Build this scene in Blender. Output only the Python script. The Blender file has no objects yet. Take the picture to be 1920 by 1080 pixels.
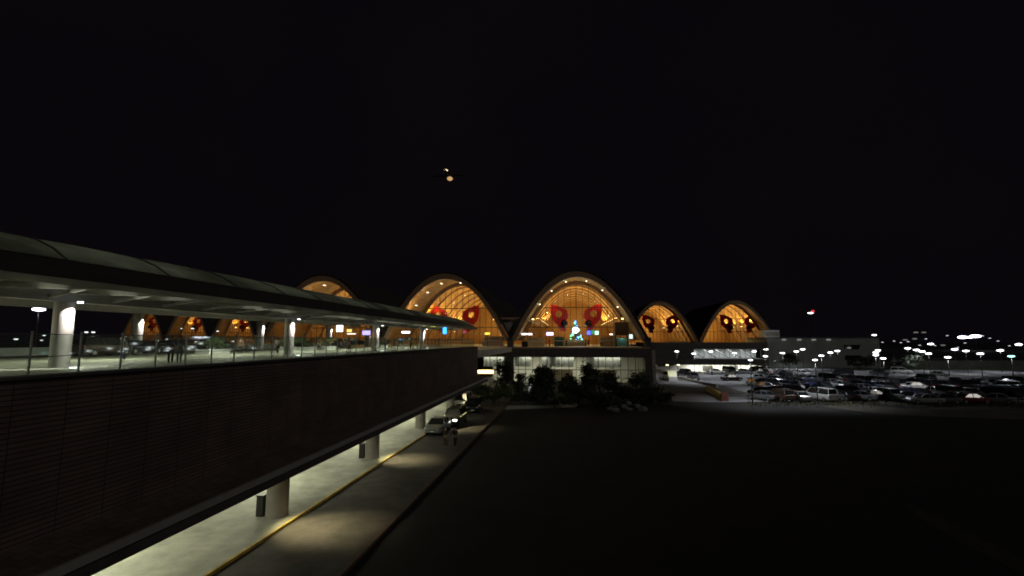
import bpy, bmesh, math, random
from mathutils import Vector, Matrix
random.seed(7)
R = math.radians
S = bpy.context.scene
COL = S.collection

# ------------------------------------------------------------------ camera
F = 900.0                      # focal length in pixels of a 1920 px wide frame
EYE = Vector((0, 0, 9.0))
PITCH = math.atan(98 / F)
YAW = math.atan(110 / F * math.cos(PITCH))
cd = bpy.data.cameras.new('camera'); cam = bpy.data.objects.new('camera', cd); COL.objects.link(cam)
cd.sensor_width = 36; cd.lens = 36 * F / 1920; cd.clip_end = 4000; cd.clip_start = 0.1
cam.location = EYE; cam.rotation_euler = (math.pi / 2 + PITCH, 0, YAW)
S.camera = cam
cd.dof.use_dof = True; cd.dof.focus_distance = 2.2; cd.dof.aperture_fstop = 3.4   # soft, hand-held night focus
_M = cam.rotation_euler.to_matrix()

# ------------------------------------------------------------------ sky, added fill light, exposure
W = bpy.data.worlds.new('World'); S.world = W; W.use_nodes = True
wn = W.node_tree; wn.nodes.clear()
wo = wn.nodes.new('ShaderNodeOutputWorld'); bg = wn.nodes.new('ShaderNodeBackground')
bg.inputs[0].default_value = (0.82, 0.66, 1.0, 1); bg.inputs[1].default_value = 0.0031
wtc = wn.nodes.new('ShaderNodeTexCoord'); wno = wn.nodes.new('ShaderNodeTexNoise'); wno.inputs['Scale'].default_value = 2.2; wno.inputs['Detail'].default_value = 5
wn.links.new(wtc.outputs['Generated'], wno.inputs['Vector'])
wcr = wn.nodes.new('ShaderNodeValToRGB'); wcr.color_ramp.elements[0].position = .3; wcr.color_ramp.elements[1].position = .75
wcr.color_ramp.elements[0].color = (0.62, 0.5, 0.85, 1); wcr.color_ramp.elements[1].color = (1.1, 0.8, 1.05, 1)
wn.links.new(wno.outputs['Fac'], wcr.inputs[0]); wn.links.new(wcr.outputs[0], bg.inputs[0])
wn.links.new(bg.outputs[0], wo.inputs[0])
sd = bpy.data.lights.new('fill_sun', 'SUN'); sd.energy = 0.17; sd.angle = R(10); sd.color = (1, 0.93, 0.86)  # directional fill added to lift the brick wall and arch rims
so = bpy.data.objects.new('fill_sun', sd); COL.objects.link(so); so.rotation_euler = Vector((-0.62, 0.66, -0.42)).to_track_quat('-Z', 'Y').to_euler()
S.view_settings.view_transform = 'Standard'; S.view_settings.look = 'None'
S.view_settings.exposure = 0.0; S.view_settings.gamma = 1.0; S.view_settings.use_curve_mapping = False
S.cycles.use_light_tree = True
S.cycles.max_bounces = 6; S.cycles.transparent_max_bounces = 24
S.cycles.sample_clamp_indirect = 3.0
S.cycles.use_denoising = True

def ray(px, py):
    d = _M @ Vector(((px - 960) / F, -(py - 540) / F, -1))
    return d
def at(px, py, x=None, y=None, z=None, d=None):
    """world point seen at photo pixel px,py on the plane x=, y=, z= or at depth d"""
    r = ray(px, py)
    if x is not None: t = (x - EYE.x) / r.x
    elif y is not None: t = (y - EYE.y) / r.y
    elif z is not None: t = (z - EYE.z) / r.z
    else: t = d
    return EYE + r * t

# ------------------------------------------------------------------ materials
MATS = {}
def mat(name, col, rough=0.7, metal=0.0, var=0.0, scale=2.0, emit=None, es=0.0, bump=0.0, spec=0.5, coat=0.0):
    if name in MATS: return MATS[name]
    m = bpy.data.materials.new(name); m.use_nodes = True; MATS[name] = m
    nt = m.node_tree; b = nt.nodes['Principled BSDF']
    b.inputs['Base Color'].default_value = (*col, 1)
    b.inputs['Roughness'].default_value = rough; b.inputs['Metallic'].default_value = metal
    b.inputs['Specular IOR Level'].default_value = spec; b.inputs['Coat Weight'].default_value = coat
    if var or bump:
        tc = nt.nodes.new('ShaderNodeTexCoord'); n = nt.nodes.new('ShaderNodeTexNoise')
        n.inputs['Scale'].default_value = scale; n.inputs['Detail'].default_value = 6; n.inputs['Roughness'].default_value = 0.65
        nt.links.new(tc.outputs['Object'], n.inputs['Vector'])
        if var:
            cr = nt.nodes.new('ShaderNodeValToRGB')
            cr.color_ramp.elements[0].position = 0.3; cr.color_ramp.elements[1].position = 0.7
            cr.color_ramp.elements[0].color = (*[c * (1 - var) for c in col], 1)
            cr.color_ramp.elements[1].color = (*[min(1, c * (1 + var)) for c in col], 1)
            nt.links.new(n.outputs['Fac'], cr.inputs['Fac']); nt.links.new(cr.outputs[0], b.inputs['Base Color'])
        if bump:
            bp = nt.nodes.new('ShaderNodeBump'); bp.inputs['Strength'].default_value = bump
            nt.links.new(n.outputs['Fac'], bp.inputs['Height']); nt.links.new(bp.outputs[0], b.inputs['Normal'])
    if emit:
        b.inputs['Emission Color'].default_value = (*emit, 1); b.inputs['Emission Strength'].default_value = es
    return m

def brick_mat(name, c1, c2, mortar, bw, bh, axes='YZ', rough=0.8, bump=0.4, msize=0.012, slat=False):
    m = bpy.data.materials.new(name); m.use_nodes = True; MATS[name] = m
    nt = m.node_tree; b = nt.nodes['Principled BSDF']; b.inputs['Roughness'].default_value = rough
    g = nt.nodes.new('ShaderNodeNewGeometry'); s = nt.nodes.new('ShaderNodeSeparateXYZ'); c = nt.nodes.new('ShaderNodeCombineXYZ')
    nt.links.new(g.outputs['Position'], s.inputs[0])
    nt.links.new(s.outputs['XYZ'.index(axes[0])], c.inputs[0]); nt.links.new(s.outputs['XYZ'.index(axes[1])], c.inputs[1])
    t = nt.nodes.new('ShaderNodeTexBrick'); nt.links.new(c.outputs[0], t.inputs['Vector'])
    t.inputs['Scale'].default_value = 1; t.inputs['Brick Width'].default_value = bw; t.inputs['Row Height'].default_value = bh
    t.offset = 0.0 if slat else 0.5; t.inputs['Mortar Size'].default_value = msize; t.inputs['Mortar Smooth'].default_value = 0.3
    t.inputs['Color1'].default_value = (*c1, 1); t.inputs['Color2'].default_value = (*c2, 1); t.inputs['Mortar'].default_value = (*mortar, 1)
    n = nt.nodes.new('ShaderNodeTexNoise'); n.inputs['Scale'].default_value = 0.7; n.inputs['Detail'].default_value = 5
    nt.links.new(g.outputs['Position'], n.inputs['Vector'])
    mx = nt.nodes.new('ShaderNodeMix'); mx.data_type = 'RGBA'; mx.blend_type = 'MULTIPLY'; mx.inputs[0].default_value = 0.7
    cr = nt.nodes.new('ShaderNodeValToRGB'); cr.color_ramp.elements[0].position = .3; cr.color_ramp.elements[0].color = (.45, .45, .45, 1); cr.color_ramp.elements[1].position = .7
    nt.links.new(n.outputs['Fac'], cr.inputs[0]); nt.links.new(t.outputs['Color'], mx.inputs[6]); nt.links.new(cr.outputs[0], mx.inputs[7])
    nt.links.new(mx.outputs[2], b.inputs['Base Color'])
    bp = nt.nodes.new('ShaderNodeBump'); bp.inputs['Strength'].default_value = bump; bp.inputs['Distance'].default_value = 0.03; bp.invert = True
    nt.links.new(t.outputs['Fac'], bp.inputs['Height']); nt.links.new(bp.outputs[0], b.inputs['Normal'])
    return m

def wood_mat(name, c1, c2, scale=1.6):
    m = bpy.data.materials.new(name); m.use_nodes = True; MATS[name] = m
    nt = m.node_tree; b = nt.nodes['Principled BSDF']; b.inputs['Roughness'].default_value = 0.55
    g = nt.nodes.new('ShaderNodeTexCoord')
    mp = nt.nodes.new('ShaderNodeMapping'); mp.inputs['Scale'].default_value = (3.5, 0.22, 3.5)
    nt.links.new(g.outputs['Object'], mp.inputs[0])
    n = nt.nodes.new('ShaderNodeTexNoise'); n.inputs['Scale'].default_value = scale; n.inputs['Detail'].default_value = 5
    nt.links.new(mp.outputs[0], n.inputs['Vector'])
    cr = nt.nodes.new('ShaderNodeValToRGB'); cr.color_ramp.elements[0].position = .35; cr.color_ramp.elements[1].position = .65
    cr.color_ramp.elements[0].color = (*c1, 1); cr.color_ramp.elements[1].color = (*c2, 1)
    nt.links.new(n.outputs['Fac'], cr.inputs[0]); nt.links.new(cr.outputs[0], b.inputs['Base Color'])
    return m

def glass_mat(name, tint=(1, 1, 1), gloss=0.08, dust=0.0):
    m = bpy.data.materials.new(name); m.use_nodes = True; MATS[name] = m
    nt = m.node_tree; nt.nodes.remove(nt.nodes['Principled BSDF']); o = nt.nodes['Material Output']
    t = nt.nodes.new('ShaderNodeBsdfTransparent'); t.inputs[0].default_value = (*tint, 1)
    g = nt.nodes.new('ShaderNodeBsdfGlossy'); g.inputs['Roughness'].default_value = 0.03
    lw = nt.nodes.new('ShaderNodeLayerWeight'); lw.inputs[0].default_value = 0.35
    mr = nt.nodes.new('ShaderNodeMapRange'); mr.inputs[3].default_value = gloss * 0.5; mr.inputs[4].default_value = min(1, gloss * 5)
    nt.links.new(lw.outputs['Fresnel'], mr.inputs[0])
    mx = nt.nodes.new('ShaderNodeMixShader'); nt.links.new(mr.outputs[0], mx.inputs[0])
    nt.links.new(t.outputs[0], mx.inputs[1]); nt.links.new(g.outputs[0], mx.inputs[2])
    last = mx
    if dust:
        df = nt.nodes.new('ShaderNodeBsdfDiffuse'); m2 = nt.nodes.new('ShaderNodeMixShader'); m2.inputs[0].default_value = dust
        nt.links.new(mx.outputs[0], m2.inputs[1]); nt.links.new(df.outputs[0], m2.inputs[2]); last = m2
    nt.links.new(last.outputs[0], o.inputs[0])
    return m

def translucent_mat(name, col, k=0.5):
    m = bpy.data.materials.new(name); m.use_nodes = True; MATS[name] = m
    nt = m.node_tree; nt.nodes.remove(nt.nodes['Principled BSDF']); o = nt.nodes['Material Output']
    tc = nt.nodes.new('ShaderNodeNewGeometry'); n = nt.nodes.new('ShaderNodeTexNoise'); n.inputs['Scale'].default_value = 0.5; n.inputs['Detail'].default_value = 5
    nt.links.new(tc.outputs['Position'], n.inputs['Vector'])
    cr = nt.nodes.new('ShaderNodeValToRGB'); cr.color_ramp.elements[0].position = .3; cr.color_ramp.elements[1].position = .72
    cr.color_ramp.elements[0].color = (*[c * .55 for c in col], 1); cr.color_ramp.elements[1].color = (*col, 1)
    nt.links.new(n.outputs['Fac'], cr.inputs[0])
    a = nt.nodes.new('ShaderNodeBsdfDiffuse'); b = nt.nodes.new('ShaderNodeBsdfTranslucent')
    nt.links.new(cr.outputs[0], a.inputs[0]); nt.links.new(cr.outputs[0], b.inputs[0])
    mx = nt.nodes.new('ShaderNodeMixShader'); mx.inputs[0].default_value = k
    nt.links.new(a.outputs[0], mx.inputs[1]); nt.links.new(b.outputs[0], mx.inputs[2]); nt.links.new(mx.outputs[0], o.inputs[0])
    return m

def glow(name, col, s):
    return mat(name, (0.6, 0.6, 0.6), emit=col, es=s)

M_GRASS = mat('dark_grass', (0.011, 0.010, 0.008), 0.95, var=0.6, scale=0.35, bump=0.3)
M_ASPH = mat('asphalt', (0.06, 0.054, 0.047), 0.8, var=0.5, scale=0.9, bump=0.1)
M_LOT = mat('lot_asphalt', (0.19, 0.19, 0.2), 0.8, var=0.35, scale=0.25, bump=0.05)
M_DIRT = mat('dirt', (0.10, 0.09, 0.07), 0.95, var=0.4, scale=0.4)
M_PAVE = mat('pavement_concrete', (0.38, 0.39, 0.33), 0.75, var=0.3, scale=0.8)
M_DECK = mat('deck_paving', (0.38, 0.37, 0.29), 0.6, var=0.25, scale=0.6)
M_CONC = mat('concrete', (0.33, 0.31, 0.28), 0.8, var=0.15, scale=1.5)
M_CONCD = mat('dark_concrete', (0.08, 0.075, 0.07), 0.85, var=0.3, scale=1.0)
M_WHITE = mat('white_paint', (0.72, 0.72, 0.70), 0.5, var=0.06)
M_GREYP = mat('grey_steel', (0.34, 0.35, 0.31), 0.5, var=0.1)
M_DKSTEEL = mat('dark_steel', (0.05, 0.05, 0.05), 0.45, metal=0.6)
M_YEL = mat('yellow_paint', (0.55, 0.38, 0.07), 0.7, var=0.45, scale=2.5)
M_KERBR = mat('red_kerb', (0.085, 0.05, 0.04), 0.8, var=0.3)
M_BRICK = brick_mat('brick', (0.20, 0.135, 0.11), (0.155, 0.105, 0.088), (0.035, 0.03, 0.027), 1.15, 0.115, slat=True, bump=0.7)
M_TILE = brick_mat('ledge_tile', (0.2, 0.15, 0.11), (0.15, 0.11, 0.09), (0.06, 0.05, 0.04), 0.4, 0.3, axes='YX')
M_SHING = mat('roof_shingle', (0.045, 0.04, 0.038), 0.9, var=0.3, scale=1.5)
M_POLY = translucent_mat('roof_sheet', (0.23, 0.25, 0.205), 0.55)
M_WOOD = wood_mat('ceiling_timber', (0.28, 0.14, 0.04), (0.60, 0.32, 0.09))
M_RIB = wood_mat('rib_timber', (0.30, 0.19, 0.11), (0.40, 0.26, 0.15))
M_GLASS = glass_mat('clear_glass', (0.93, 0.95, 0.92), 0.05)
M_RAILG = glass_mat('barrier_glass', (0.86, 0.92, 0.88), 0.07, dust=0.03)
M_RED = mat('red_ribbon', (0.75, 0.015, 0.015), 0.5, var=0.2)
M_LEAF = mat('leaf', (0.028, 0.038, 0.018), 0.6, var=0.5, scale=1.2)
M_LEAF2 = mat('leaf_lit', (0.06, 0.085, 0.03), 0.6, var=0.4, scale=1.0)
M_BARK = mat('bark', (0.12, 0.09, 0.06), 0.9, var=0.3)
M_TYRE = mat('tyre', (0.02, 0.02, 0.02), 0.85)
M_RIM = mat('wheel_rim', (0.45, 0.45, 0.46), 0.3, metal=0.9)
M_CGL = mat('car_glass', (0.012, 0.013, 0.015), 0.06, spec=0.8)
M_HL = mat('headlight_lens', (0.6, 0.62, 0.65), 0.1, metal=0.5)
M_HLON = glow('headlight_on', (1, 0.98, 0.92), 22)
M_TL = mat('taillight_lens', (0.3, 0.01, 0.01), 0.2)
M_TLON = glow('taillight_on', (1, 0.04, 0.03), 5)
M_LED = glow('led_white', (0.93, 0.95, 1.0), 4.5)
M_LEDB = glow('led_blueish', (0.8, 0.82, 1.0), 6)
M_LEDD = glow('led_dim', (0.75, 0.78, 0.7), 0.4)
M_LEDT = glow('led_teal', (0.35, 0.9, 0.75), 3)
M_WARM = glow('lamp_warm', (1.0, 0.66, 0.2), 6)
M_YLED = glow('sign_yellow', (0.95, 0.85, 0.08), 1.6)
M_AMB = glow('lamp_amber', (1.0, 0.62, 0.22), 3)

# ------------------------------------------------------------------ mesh helpers
class MB:
    def __init__(s): s.v = []; s.f = []
    def box(s, x0, x1, y0, y1, z0, z1):
        i = len(s.v)
        s.v += [(x, y, z) for z in (z0, z1) for y in (y0, y1) for x in (x0, x1)]
        s.f += [tuple(i + k for k in q) for q in ((0, 2, 3, 1), (4, 5, 7, 6), (0, 1, 5, 4), (2, 6, 7, 3), (0, 4, 6, 2), (1, 3, 7, 5))]
        return s
    def tube(s, p, q, r, r2=None, n=8, caps=True):
        p, q = Vector(p), Vector(q); r2 = r if r2 is None else r2
        d = (q - p).normalized(); a = d.orthogonal().normalized(); b = d.cross(a); i = len(s.v)
        for c, rr in ((p, r), (q, r2)):
            for k in range(n):
                t = 2 * math.pi * k / n + math.pi / n
                s.v.append(tuple(c + (a * math.cos(t) + b * math.sin(t)) * rr))
        for k in range(n):
            s.f.append((i + k, i + (k + 1) % n, i + n + (k + 1) % n, i + n + k))
        if caps: s.f.append(tuple(range(i + n - 1, i - 1, -1))); s.f.append(tuple(range(i + n, i + 2 * n)))
        return s
    def bar(s, p, q, w, h):
        """rectangular bar from p to q, w horizontally, h vertically"""
        p, q = Vector(p), Vector(q); d = (q - p).normalized()
        a = d.cross(Vector((0, 0, 1)));  a = Vector((1, 0, 0)) if a.length < 1e-4 else a.normalized()
        b = a.cross(d).normalized(); i = len(s.v)
        for c in (p, q):
            for sa, sb in ((-1, -1), (1, -1), (1, 1), (-1, 1)):
                s.v.append(tuple(c + a * sa * w / 2 + b * sb * h / 2))
        for k in range(4): s.f.append((i + k, i + (k + 1) % 4, i + 4 + (k + 1) % 4, i + 4 + k))
        s.f.append((i + 3, i + 2, i + 1, i)); s.f.append((i + 4, i + 5, i + 6, i + 7))
        return s
    def loft(s, rings, closed=True, caps=True):
        i = len(s.v); n = len(rings[0])
        for r in rings: s.v += [tuple(p) for p in r]
        m = n if closed else n - 1
        for j in range(len(rings) - 1):
            for k in range(m):
                a = i + j * n + k; b = i + j * n + (k + 1) % n
                s.f.append((a, b, b + n, a + n))
        if caps and closed:
            s.f.append(tuple(i + k for k in range(n - 1, -1, -1)))
            s.f.append(tuple(i + (len(rings) - 1) * n + k for k in range(n)))
        return s
    def prism(s, poly, axis, a0, a1):
        """polygon of 2-D points extruded along axis ('x','y','z')"""
        def P(u, v, w): return {'x': (w, u, v), 'y': (u, w, v), 'z': (u, v, w)}[axis]
        return s.loft([[P(u, v, a0) for u, v in poly], [P(u, v, a1) for u, v in poly]])
    def quad(s, *p):
        i = len(s.v); s.v += [tuple(q) for q in p]; s.f.append(tuple(range(i, i + len(p)))); return s
    def sphere(s, c, r, n=10, m=6, sz=1.0):
        rings = []
        for j in range(m + 1):
            t = math.pi * j / m; rr = max(1e-3, math.sin(t)) * r
            rings.append([(c[0] + rr * math.cos(2 * math.pi * k / n), c[1] + rr * math.sin(2 * math.pi * k / n), c[2] - math.cos(t) * r * sz) for k in range(n)])
        return s.loft(rings)
    def build(s, name, m, parent=None, world=True, smooth=False):
        off = Vector((0, 0, 0))
        if world:
            o = parent
            while o is not None: off += o.location; o = o.parent
        me = bpy.data.meshes.new(name)
        me.from_pydata([(a - off.x, b - off.y, c - off.z) for a, b, c in s.v], [], s.f)
        me.materials.append(m)
        bm = bmesh.new(); bm.from_mesh(me); bmesh.ops.recalc_face_normals(bm, faces=bm.faces); bm.to_mesh(me); bm.free()
        if smooth: me.polygons.foreach_set('use_smooth', [True] * len(me.polygons))
        ob = bpy.data.objects.new(name, me); COL.objects.link(ob); ob.parent = parent
        return ob

def tag(o, label=None, cat=None, group=None, kind=None):
    if label: o['label'] = label
    if cat: o['category'] = cat
    if group: o['group'] = group
    if kind: o['kind'] = kind
    return o
def thing(name, loc, label, cat, group=None, rz=0):
    o = bpy.data.objects.new(name, None); COL.objects.link(o); o.location = loc; o.rotation_euler = (0, 0, rz)
    o.empty_display_size = 0.5
    return tag(o, label, cat, group)
def dup(o, loc, rz, label, parent=None, mats=None):
    def rec(x, p):
        c = x.copy(); COL.objects.link(c); c.parent = p
        for ch in x.children: rec(ch, c)
        return c
    c = rec(o, None); c.location = loc; c.rotation_euler = (0, 0, rz); c['label'] = label
    return c
def light(kind, loc, energy, col=(1, 1, 1), parent=None, size=0.1, rot=None, spot=None, blend=0.6, sizey=None, name='lamp_light'):
    l = bpy.data.lights.new(name, kind); l.energy = energy; l.color = col
    if kind == 'AREA':
        l.size = size
        if sizey: l.shape = 'RECTANGLE'; l.size_y = sizey
    else: l.shadow_soft_size = size
    if kind == 'SPOT': l.spot_size = R(spot or 60); l.spot_blend = blend
    o = bpy.data.objects.new(name, l); COL.objects.link(o)
    off = Vector((0, 0, 0)); p = parent
    while p is not None: off += p.location; p = p.parent
    o.parent = parent; o.location = Vector(loc) - off
    if rot: o.rotation_euler = rot
    return o
def aim(o, frm, to): o.rotation_euler = (Vector(to) - Vector(frm)).to_track_quat('-Z', 'Y').to_euler()

# ------------------------------------------------------------------ the setting
g = MB(); 
g.quad((-1500, -300, 0), (1500, -300, 0), (1500, 2500, 0), (-1500, 2500, 0))
tag(g.build('ground', M_GRASS), kind='structure')
tag(MB().box(-13.8, -9.0, -30, 102, -0.2, 0.02).build('road', M_ASPH), kind='structure')
tag(MB().box(-9.0, -8.75, -30, 72, -0.2, 0.14).build('outer_kerb', M_KERBR), kind='structure')
tag(MB().box(-13.92, -13.8, -30, 98, -0.2, 0.155).build('painted_kerb', M_YEL), kind='structure')
tag(MB().box(-30, -13.92, -30, 102, -0.2, 0.15).build('pavement', M_PAVE), kind='structure')
tag(MB().box(-13.8, 30, 86, 103.9, -0.2, 0.03).build('forecourt', M_ASPH), kind='structure')
def sheet(name, pix, z, m):
    pts = [at(px, py, z=z) for px, py in pix]
    mb = MB(); i = 0
    mb.loft([[(p.x, p.y, z - 0.3) for p in pts], [(p.x, p.y, z) for p in pts]])
    return tag(mb.build(name, m), kind='structure')
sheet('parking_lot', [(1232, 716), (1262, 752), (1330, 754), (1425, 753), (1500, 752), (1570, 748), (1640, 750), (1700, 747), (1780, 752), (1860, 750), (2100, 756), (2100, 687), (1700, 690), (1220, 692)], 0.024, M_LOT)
sheet('dirt_track', [(1540, 762), (1640, 775), (1760, 781), (2050, 790), (2050, 768), (1850, 762), (1700, 766), (1600, 757)], 0.012, M_DIRT)
sheet('field_track', [(1690, 950), (1790, 1010), (1930, 1085), (1975, 1075), (1820, 1000), (1705, 944)], 0.010, mat('worn_track', (0.03, 0.027, 0.022), .95, var=.5))
sheet('garden_path', [(930, 768), (1080, 763), (1085, 757), (935, 761)], 0.016, M_PAVE)

# ------------------------------------------------------------------ elevated departure deck with brick wall
DZ = 7.55
deck = thing('elevated_driveway', (-31, 30, 0), 'long elevated departure driveway with a dark brick side wall on round concrete columns', 'driveway')
MB().box(-52, -12.32, -30, 102, DZ - 0.9, DZ).build('deck_slab', M_DECK, deck)
MB().box(-12.3, -12.0, -30, 61.8, 9 - 4.55, 9 - 0.86).build('brick_wall', M_BRICK, deck)
MB().prism([(-12.40, 8.14), (-11.9, 8.14), (-11.9, 8.21), (-12.40, 8.21)], 'y', -30, 61.9).build('wall_cap', M_CONCD, deck)
MB().prism([(-12.0, 4.52), (-10.6, 4.34), (-10.6, 4.22), (-12.0, 4.3)], 'y', -30, 61.8).build('tiled_ledge', M_TILE, deck)
MB().box(-10.6, -10.5, -30, 61.8, 4.16, 4.36).build('ledge_gutter', M_GREYP, deck)
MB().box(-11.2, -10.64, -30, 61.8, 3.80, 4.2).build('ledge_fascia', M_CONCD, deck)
MB().box(-30, -12.3, -30, 61.8, 4.0, 4.3).build('underdeck_ceiling', M_CONC, deck)
MB().box(-30.4, -30.0, -30, 102, 0, 6.6).build('rear_wall', M_WHITE, deck)
MB().box(-20.4, -20.0, 61.8, 102, 0.15, 6.65).build('end_wall', M_BRICK, deck)
cps = [at(519, 967, z=0.15), at(697.5, 858, z=0.15), at(788, 802, z=0.15)]
dyc = (cps[2].y - cps[0].y) / 2; cps += [Vector((cps[0].x, cps[0].y - dyc, 0)), Vector((cps[2].x, cps[2].y + dyc, 0))]
for c_ in cps:
    MB().tube((c_.x, c_.y, 0.1), (c_.x, c_.y, 4.05), 0.53, n=32).build('support_column', M_CONC, deck, smooth=False)
for i in range(-1, 4):
    y = 29 + 11.8 * i - 5.0
    a = MB().box(-17.6, -16.6, y - 1.5, y + 1.5, 3.94, 4.0).build('ceiling_light', glow('soffit_panel', (1, 0.95, 0.78), 2.0), deck)
    light('AREA', (-19.8, y + 5.0, 3.9), 330, (0.97, 0.97, 0.70), deck, size=1.2, sizey=3.0)

for ppx, ppy, e in ((330, 1180, 2200), (605, 990, 3000), (762, 862, 2800), (862, 803, 3600), (905, 768, 400)):
    q = at(ppx, ppy, z=0.02)
    MB().tube((-14.3, q.y, 3.92), (-14.3, q.y, 3.99), 0.18, n=14).build('road_downlight', M_AMB, deck)
    s = light('SPOT', (-14.3, q.y, 3.88), e, (1, 0.86, 0.46), deck, size=0.5, spot=66, blend=1.0); aim(s, (-14.3, q.y, 3.9), (q.x, q.y, 0))

# boxes beside the columns
lb = ['black service box behind the nearest round column under the driveway', 'black service box behind the middle round column under the driveway']
for k, (px, py) in enumerate([(492, 966), (680, 858)]):
    p = at(px, py, z=0.15); t = thing('service_box', (p.x, p.y, 0.15), lb[k], 'box', 'service boxes by the driveway columns')
    MB().box(p.x - 0.2, p.x + 0.15, p.y - 0.25, p.y + 0.25, 0.15, 1.15).build('cabinet', M_DKSTEEL, t)
    MB().box(p.x - 0.24, p.x + 0.19, p.y - 0.29, p.y + 0.29, 1.15, 1.2).build('lid', M_DKSTEEL, t)

# ------------------------------------------------------------------ canopy over the deck
CX = -20.0
hE = 2.33
can = thing('departure_canopy', (-34, 30, DZ), 'long pale translucent canopy roof with dark shingled edge over the departure driveway', 'canopy')
E9 = 9.0
def cross(pts, name, m, y0=-25, y1=103, par=None):
    return MB().prism([(-a, E9 + b) for a, b in pts], 'y', y0, y1).build(name, m, par or can)
cross([(20, 2.20), (20.03, 2.20), (20.03, 2.46), (20, 2.46)], 'eave_gutter', translucent_mat('gutter_sheet', (0.7, 0.72, 0.62), 0.6))
cross([(20.02, 2.47), (21.4, 3.42), (21.4, 3.32), (20.12, 2.47)], 'shingled_edge', M_SHING, y1=102.9)
# scalloped translucent sheets: each bay bulges a little
mb = MB()
bays = 24; y0 = -25.0; bl = 128.0 / bays
prof = [(21.3, 3.40), (22.6, 4.02), (24.2, 4.55), (26, 4.9), (29, 5.15), (34, 5.2), (42, 4.9), (50, 4.2)]
rings = []
for b in range(bays):
    for k in range(6):
        t = k / 6.0; y = y0 + (b + t) * bl
        bulge = 0.09 * math.sin(math.pi * t) ** 0.5
        rings.append([(-a, y + (0.35 * (a - 21)), E9 + h + bulge * min(1, (a - 21.3) / 1.2)) for a, h in prof])
rings.append([(-a, y0 + 128, E9 + h) for a, h in prof])
rings = [[(x, min(y, 102.9), z) for x, y, z in r] for r in rings]
mb.loft(rings, closed=False, caps=False); mb.build('roof_sheet', M_POLY, can)
for b in range(bays + 1):
    sm = MB(); ys_ = y0 + b * bl
    pp = [(-a, ys_ + 0.35 * (a - 21), E9 + h + 0.03) for a, h in prof]
    for p_, q_ in zip(pp[:-1], pp[1:]):
        if max(p_[1], q_[1]) < 102.8: sm.bar(p_, q_, 0.07, 0.1)
    if sm.v: sm.build('roof_seam', mat('seam_grey', (.11, .12, .1), .7), can)
cross([(20.16, 2.36), (22.2, 2.44), (22.2, 2.50), (20.16, 2.46)], 'soffit', M_WHITE)
cross([(26.85, 2.05), (27.15, 2.05), (27.15, 3.1), (26.85, 3.1)], 'main_beam', M_GREYP)
cross([(23.6, 2.75), (23.75, 2.75), (23.75, 3.0), (23.6, 3.0)], 'purlin', M_GREYP)
cross([(46.85, 2.9), (47.15, 2.9), (47.15, 3.9), (46.85, 3.9)], 'main_beam', M_GREYP)
cross([(27.2, 2.62), (46.8, 3.6), (46.8, 3.66), (27.2, 2.68)], 'ceiling', mat('ceiling_panel', (0.2, 0.2, 0.18), 0.7, var=.2))
for i in range(-5, 26):
    y = 22.7 + 3.5 * (i - 1)
    if y > 100: continue
    mb = MB(); mb.bar((-20.3, y, E9 + 2.4), (-26.9, y, E9 + 2.62), 0.2, 0.3); mb.bar((-22.0, y, E9 + 3.3), (-26.9, y, E9 + 2.7), 0.14, 0.16)
    mb.bar((-21.0, y, E9 + 2.5), (-26.95, y + 2.6, E9 + 2.25), 0.12, 0.14)
    mb.build('rafter', mat('rafter_grey', (.22, .22, .19), .6, var=.2), can)
front_y = [1.7, 22.7, 43.7, 64.6, 85.6]
for y in front_y:
    c = MB().tube((-27, y, DZ), (-27, y, E9 + 2.05), 0.44, n=32).build('column', M_CONC, can)
    MB().tube((-26.1, y + 0.02, E9 + 1.98), (-26.1, y + 0.02, E9 + 2.06), 0.13, n=16).build('downlight', M_LED, c)
    s = light('SPOT', (-26.1, y - 0.02, E9 + 1.93), 900, (1, 0.93, 0.88), can, size=0.04, spot=84, blend=0.35); aim(s, (0, 0, 0), (-0.7, 0.02, -1.6))
    MB().tube((-25.9, y - 0.2, DZ), (-25.9, y - 0.2, DZ + 0.05), 0.16, n=12).build('floor_light', M_LED, can)
    s = light('POINT', (-25.7, y, DZ + 0.45), 26, (1, 0.96, 0.9), can, size=0.08)
back = [at(px, 640, x=-47).y for px in (255, 487, 616, 690, 740)]
back_px = (255, 487, 616, 690, 740)
for y in back:
    c = MB().tube((-47, y, DZ), (-47, y, E9 + 2.9), 0.55, n=24).build('column', M_CONC, can)
    s = light('SPOT', (-46.15, y + 0.2, E9 + 2.4), 1300, (1, 0.95, 0.9), can, size=0.05, spot=80, blend=0.4); aim(s, (0, 0, 0), (-0.7, -0.12, -1.6))
for i in range(8):
    y = 6 + 13 * i
    light('AREA', (-34, y, E9 + 2.55), 640, (0.95, 0.95, 0.78), can, size=1.5, sizey=5, name='ceiling_lamp')
    light('AREA', (-23.5, y + 3, E9 + 2.3), 34, (0.95, 0.98, 0.8), can, size=1.5, sizey=8, rot=(math.pi, 0, 0), name='roof_fill')  # added upward fill without a fixture, brightens roof sheet and gutter

ONE = ['first','second','third','fourth','fifth','sixth','seventh','eighth','ninth','tenth','eleventh','twelfth','thirteenth','fourteenth','fifteenth','sixteenth','seventeenth','eighteenth','nineteenth']
TENS = ['', '', 'twenty', 'thirty', 'forty', 'fifty']
def ordinal(n):
    if n < 20: return ONE[n - 1]
    if n % 10 == 0: return {20: 'twentieth', 30: 'thirtieth', 40: 'fortieth', 50: 'fiftieth'}[n]
    return TENS[n // 10] + ' ' + ONE[n % 10 - 1]
M_POST = mat('post_steel', (.12, .125, .11), .5, var=.2)
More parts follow.
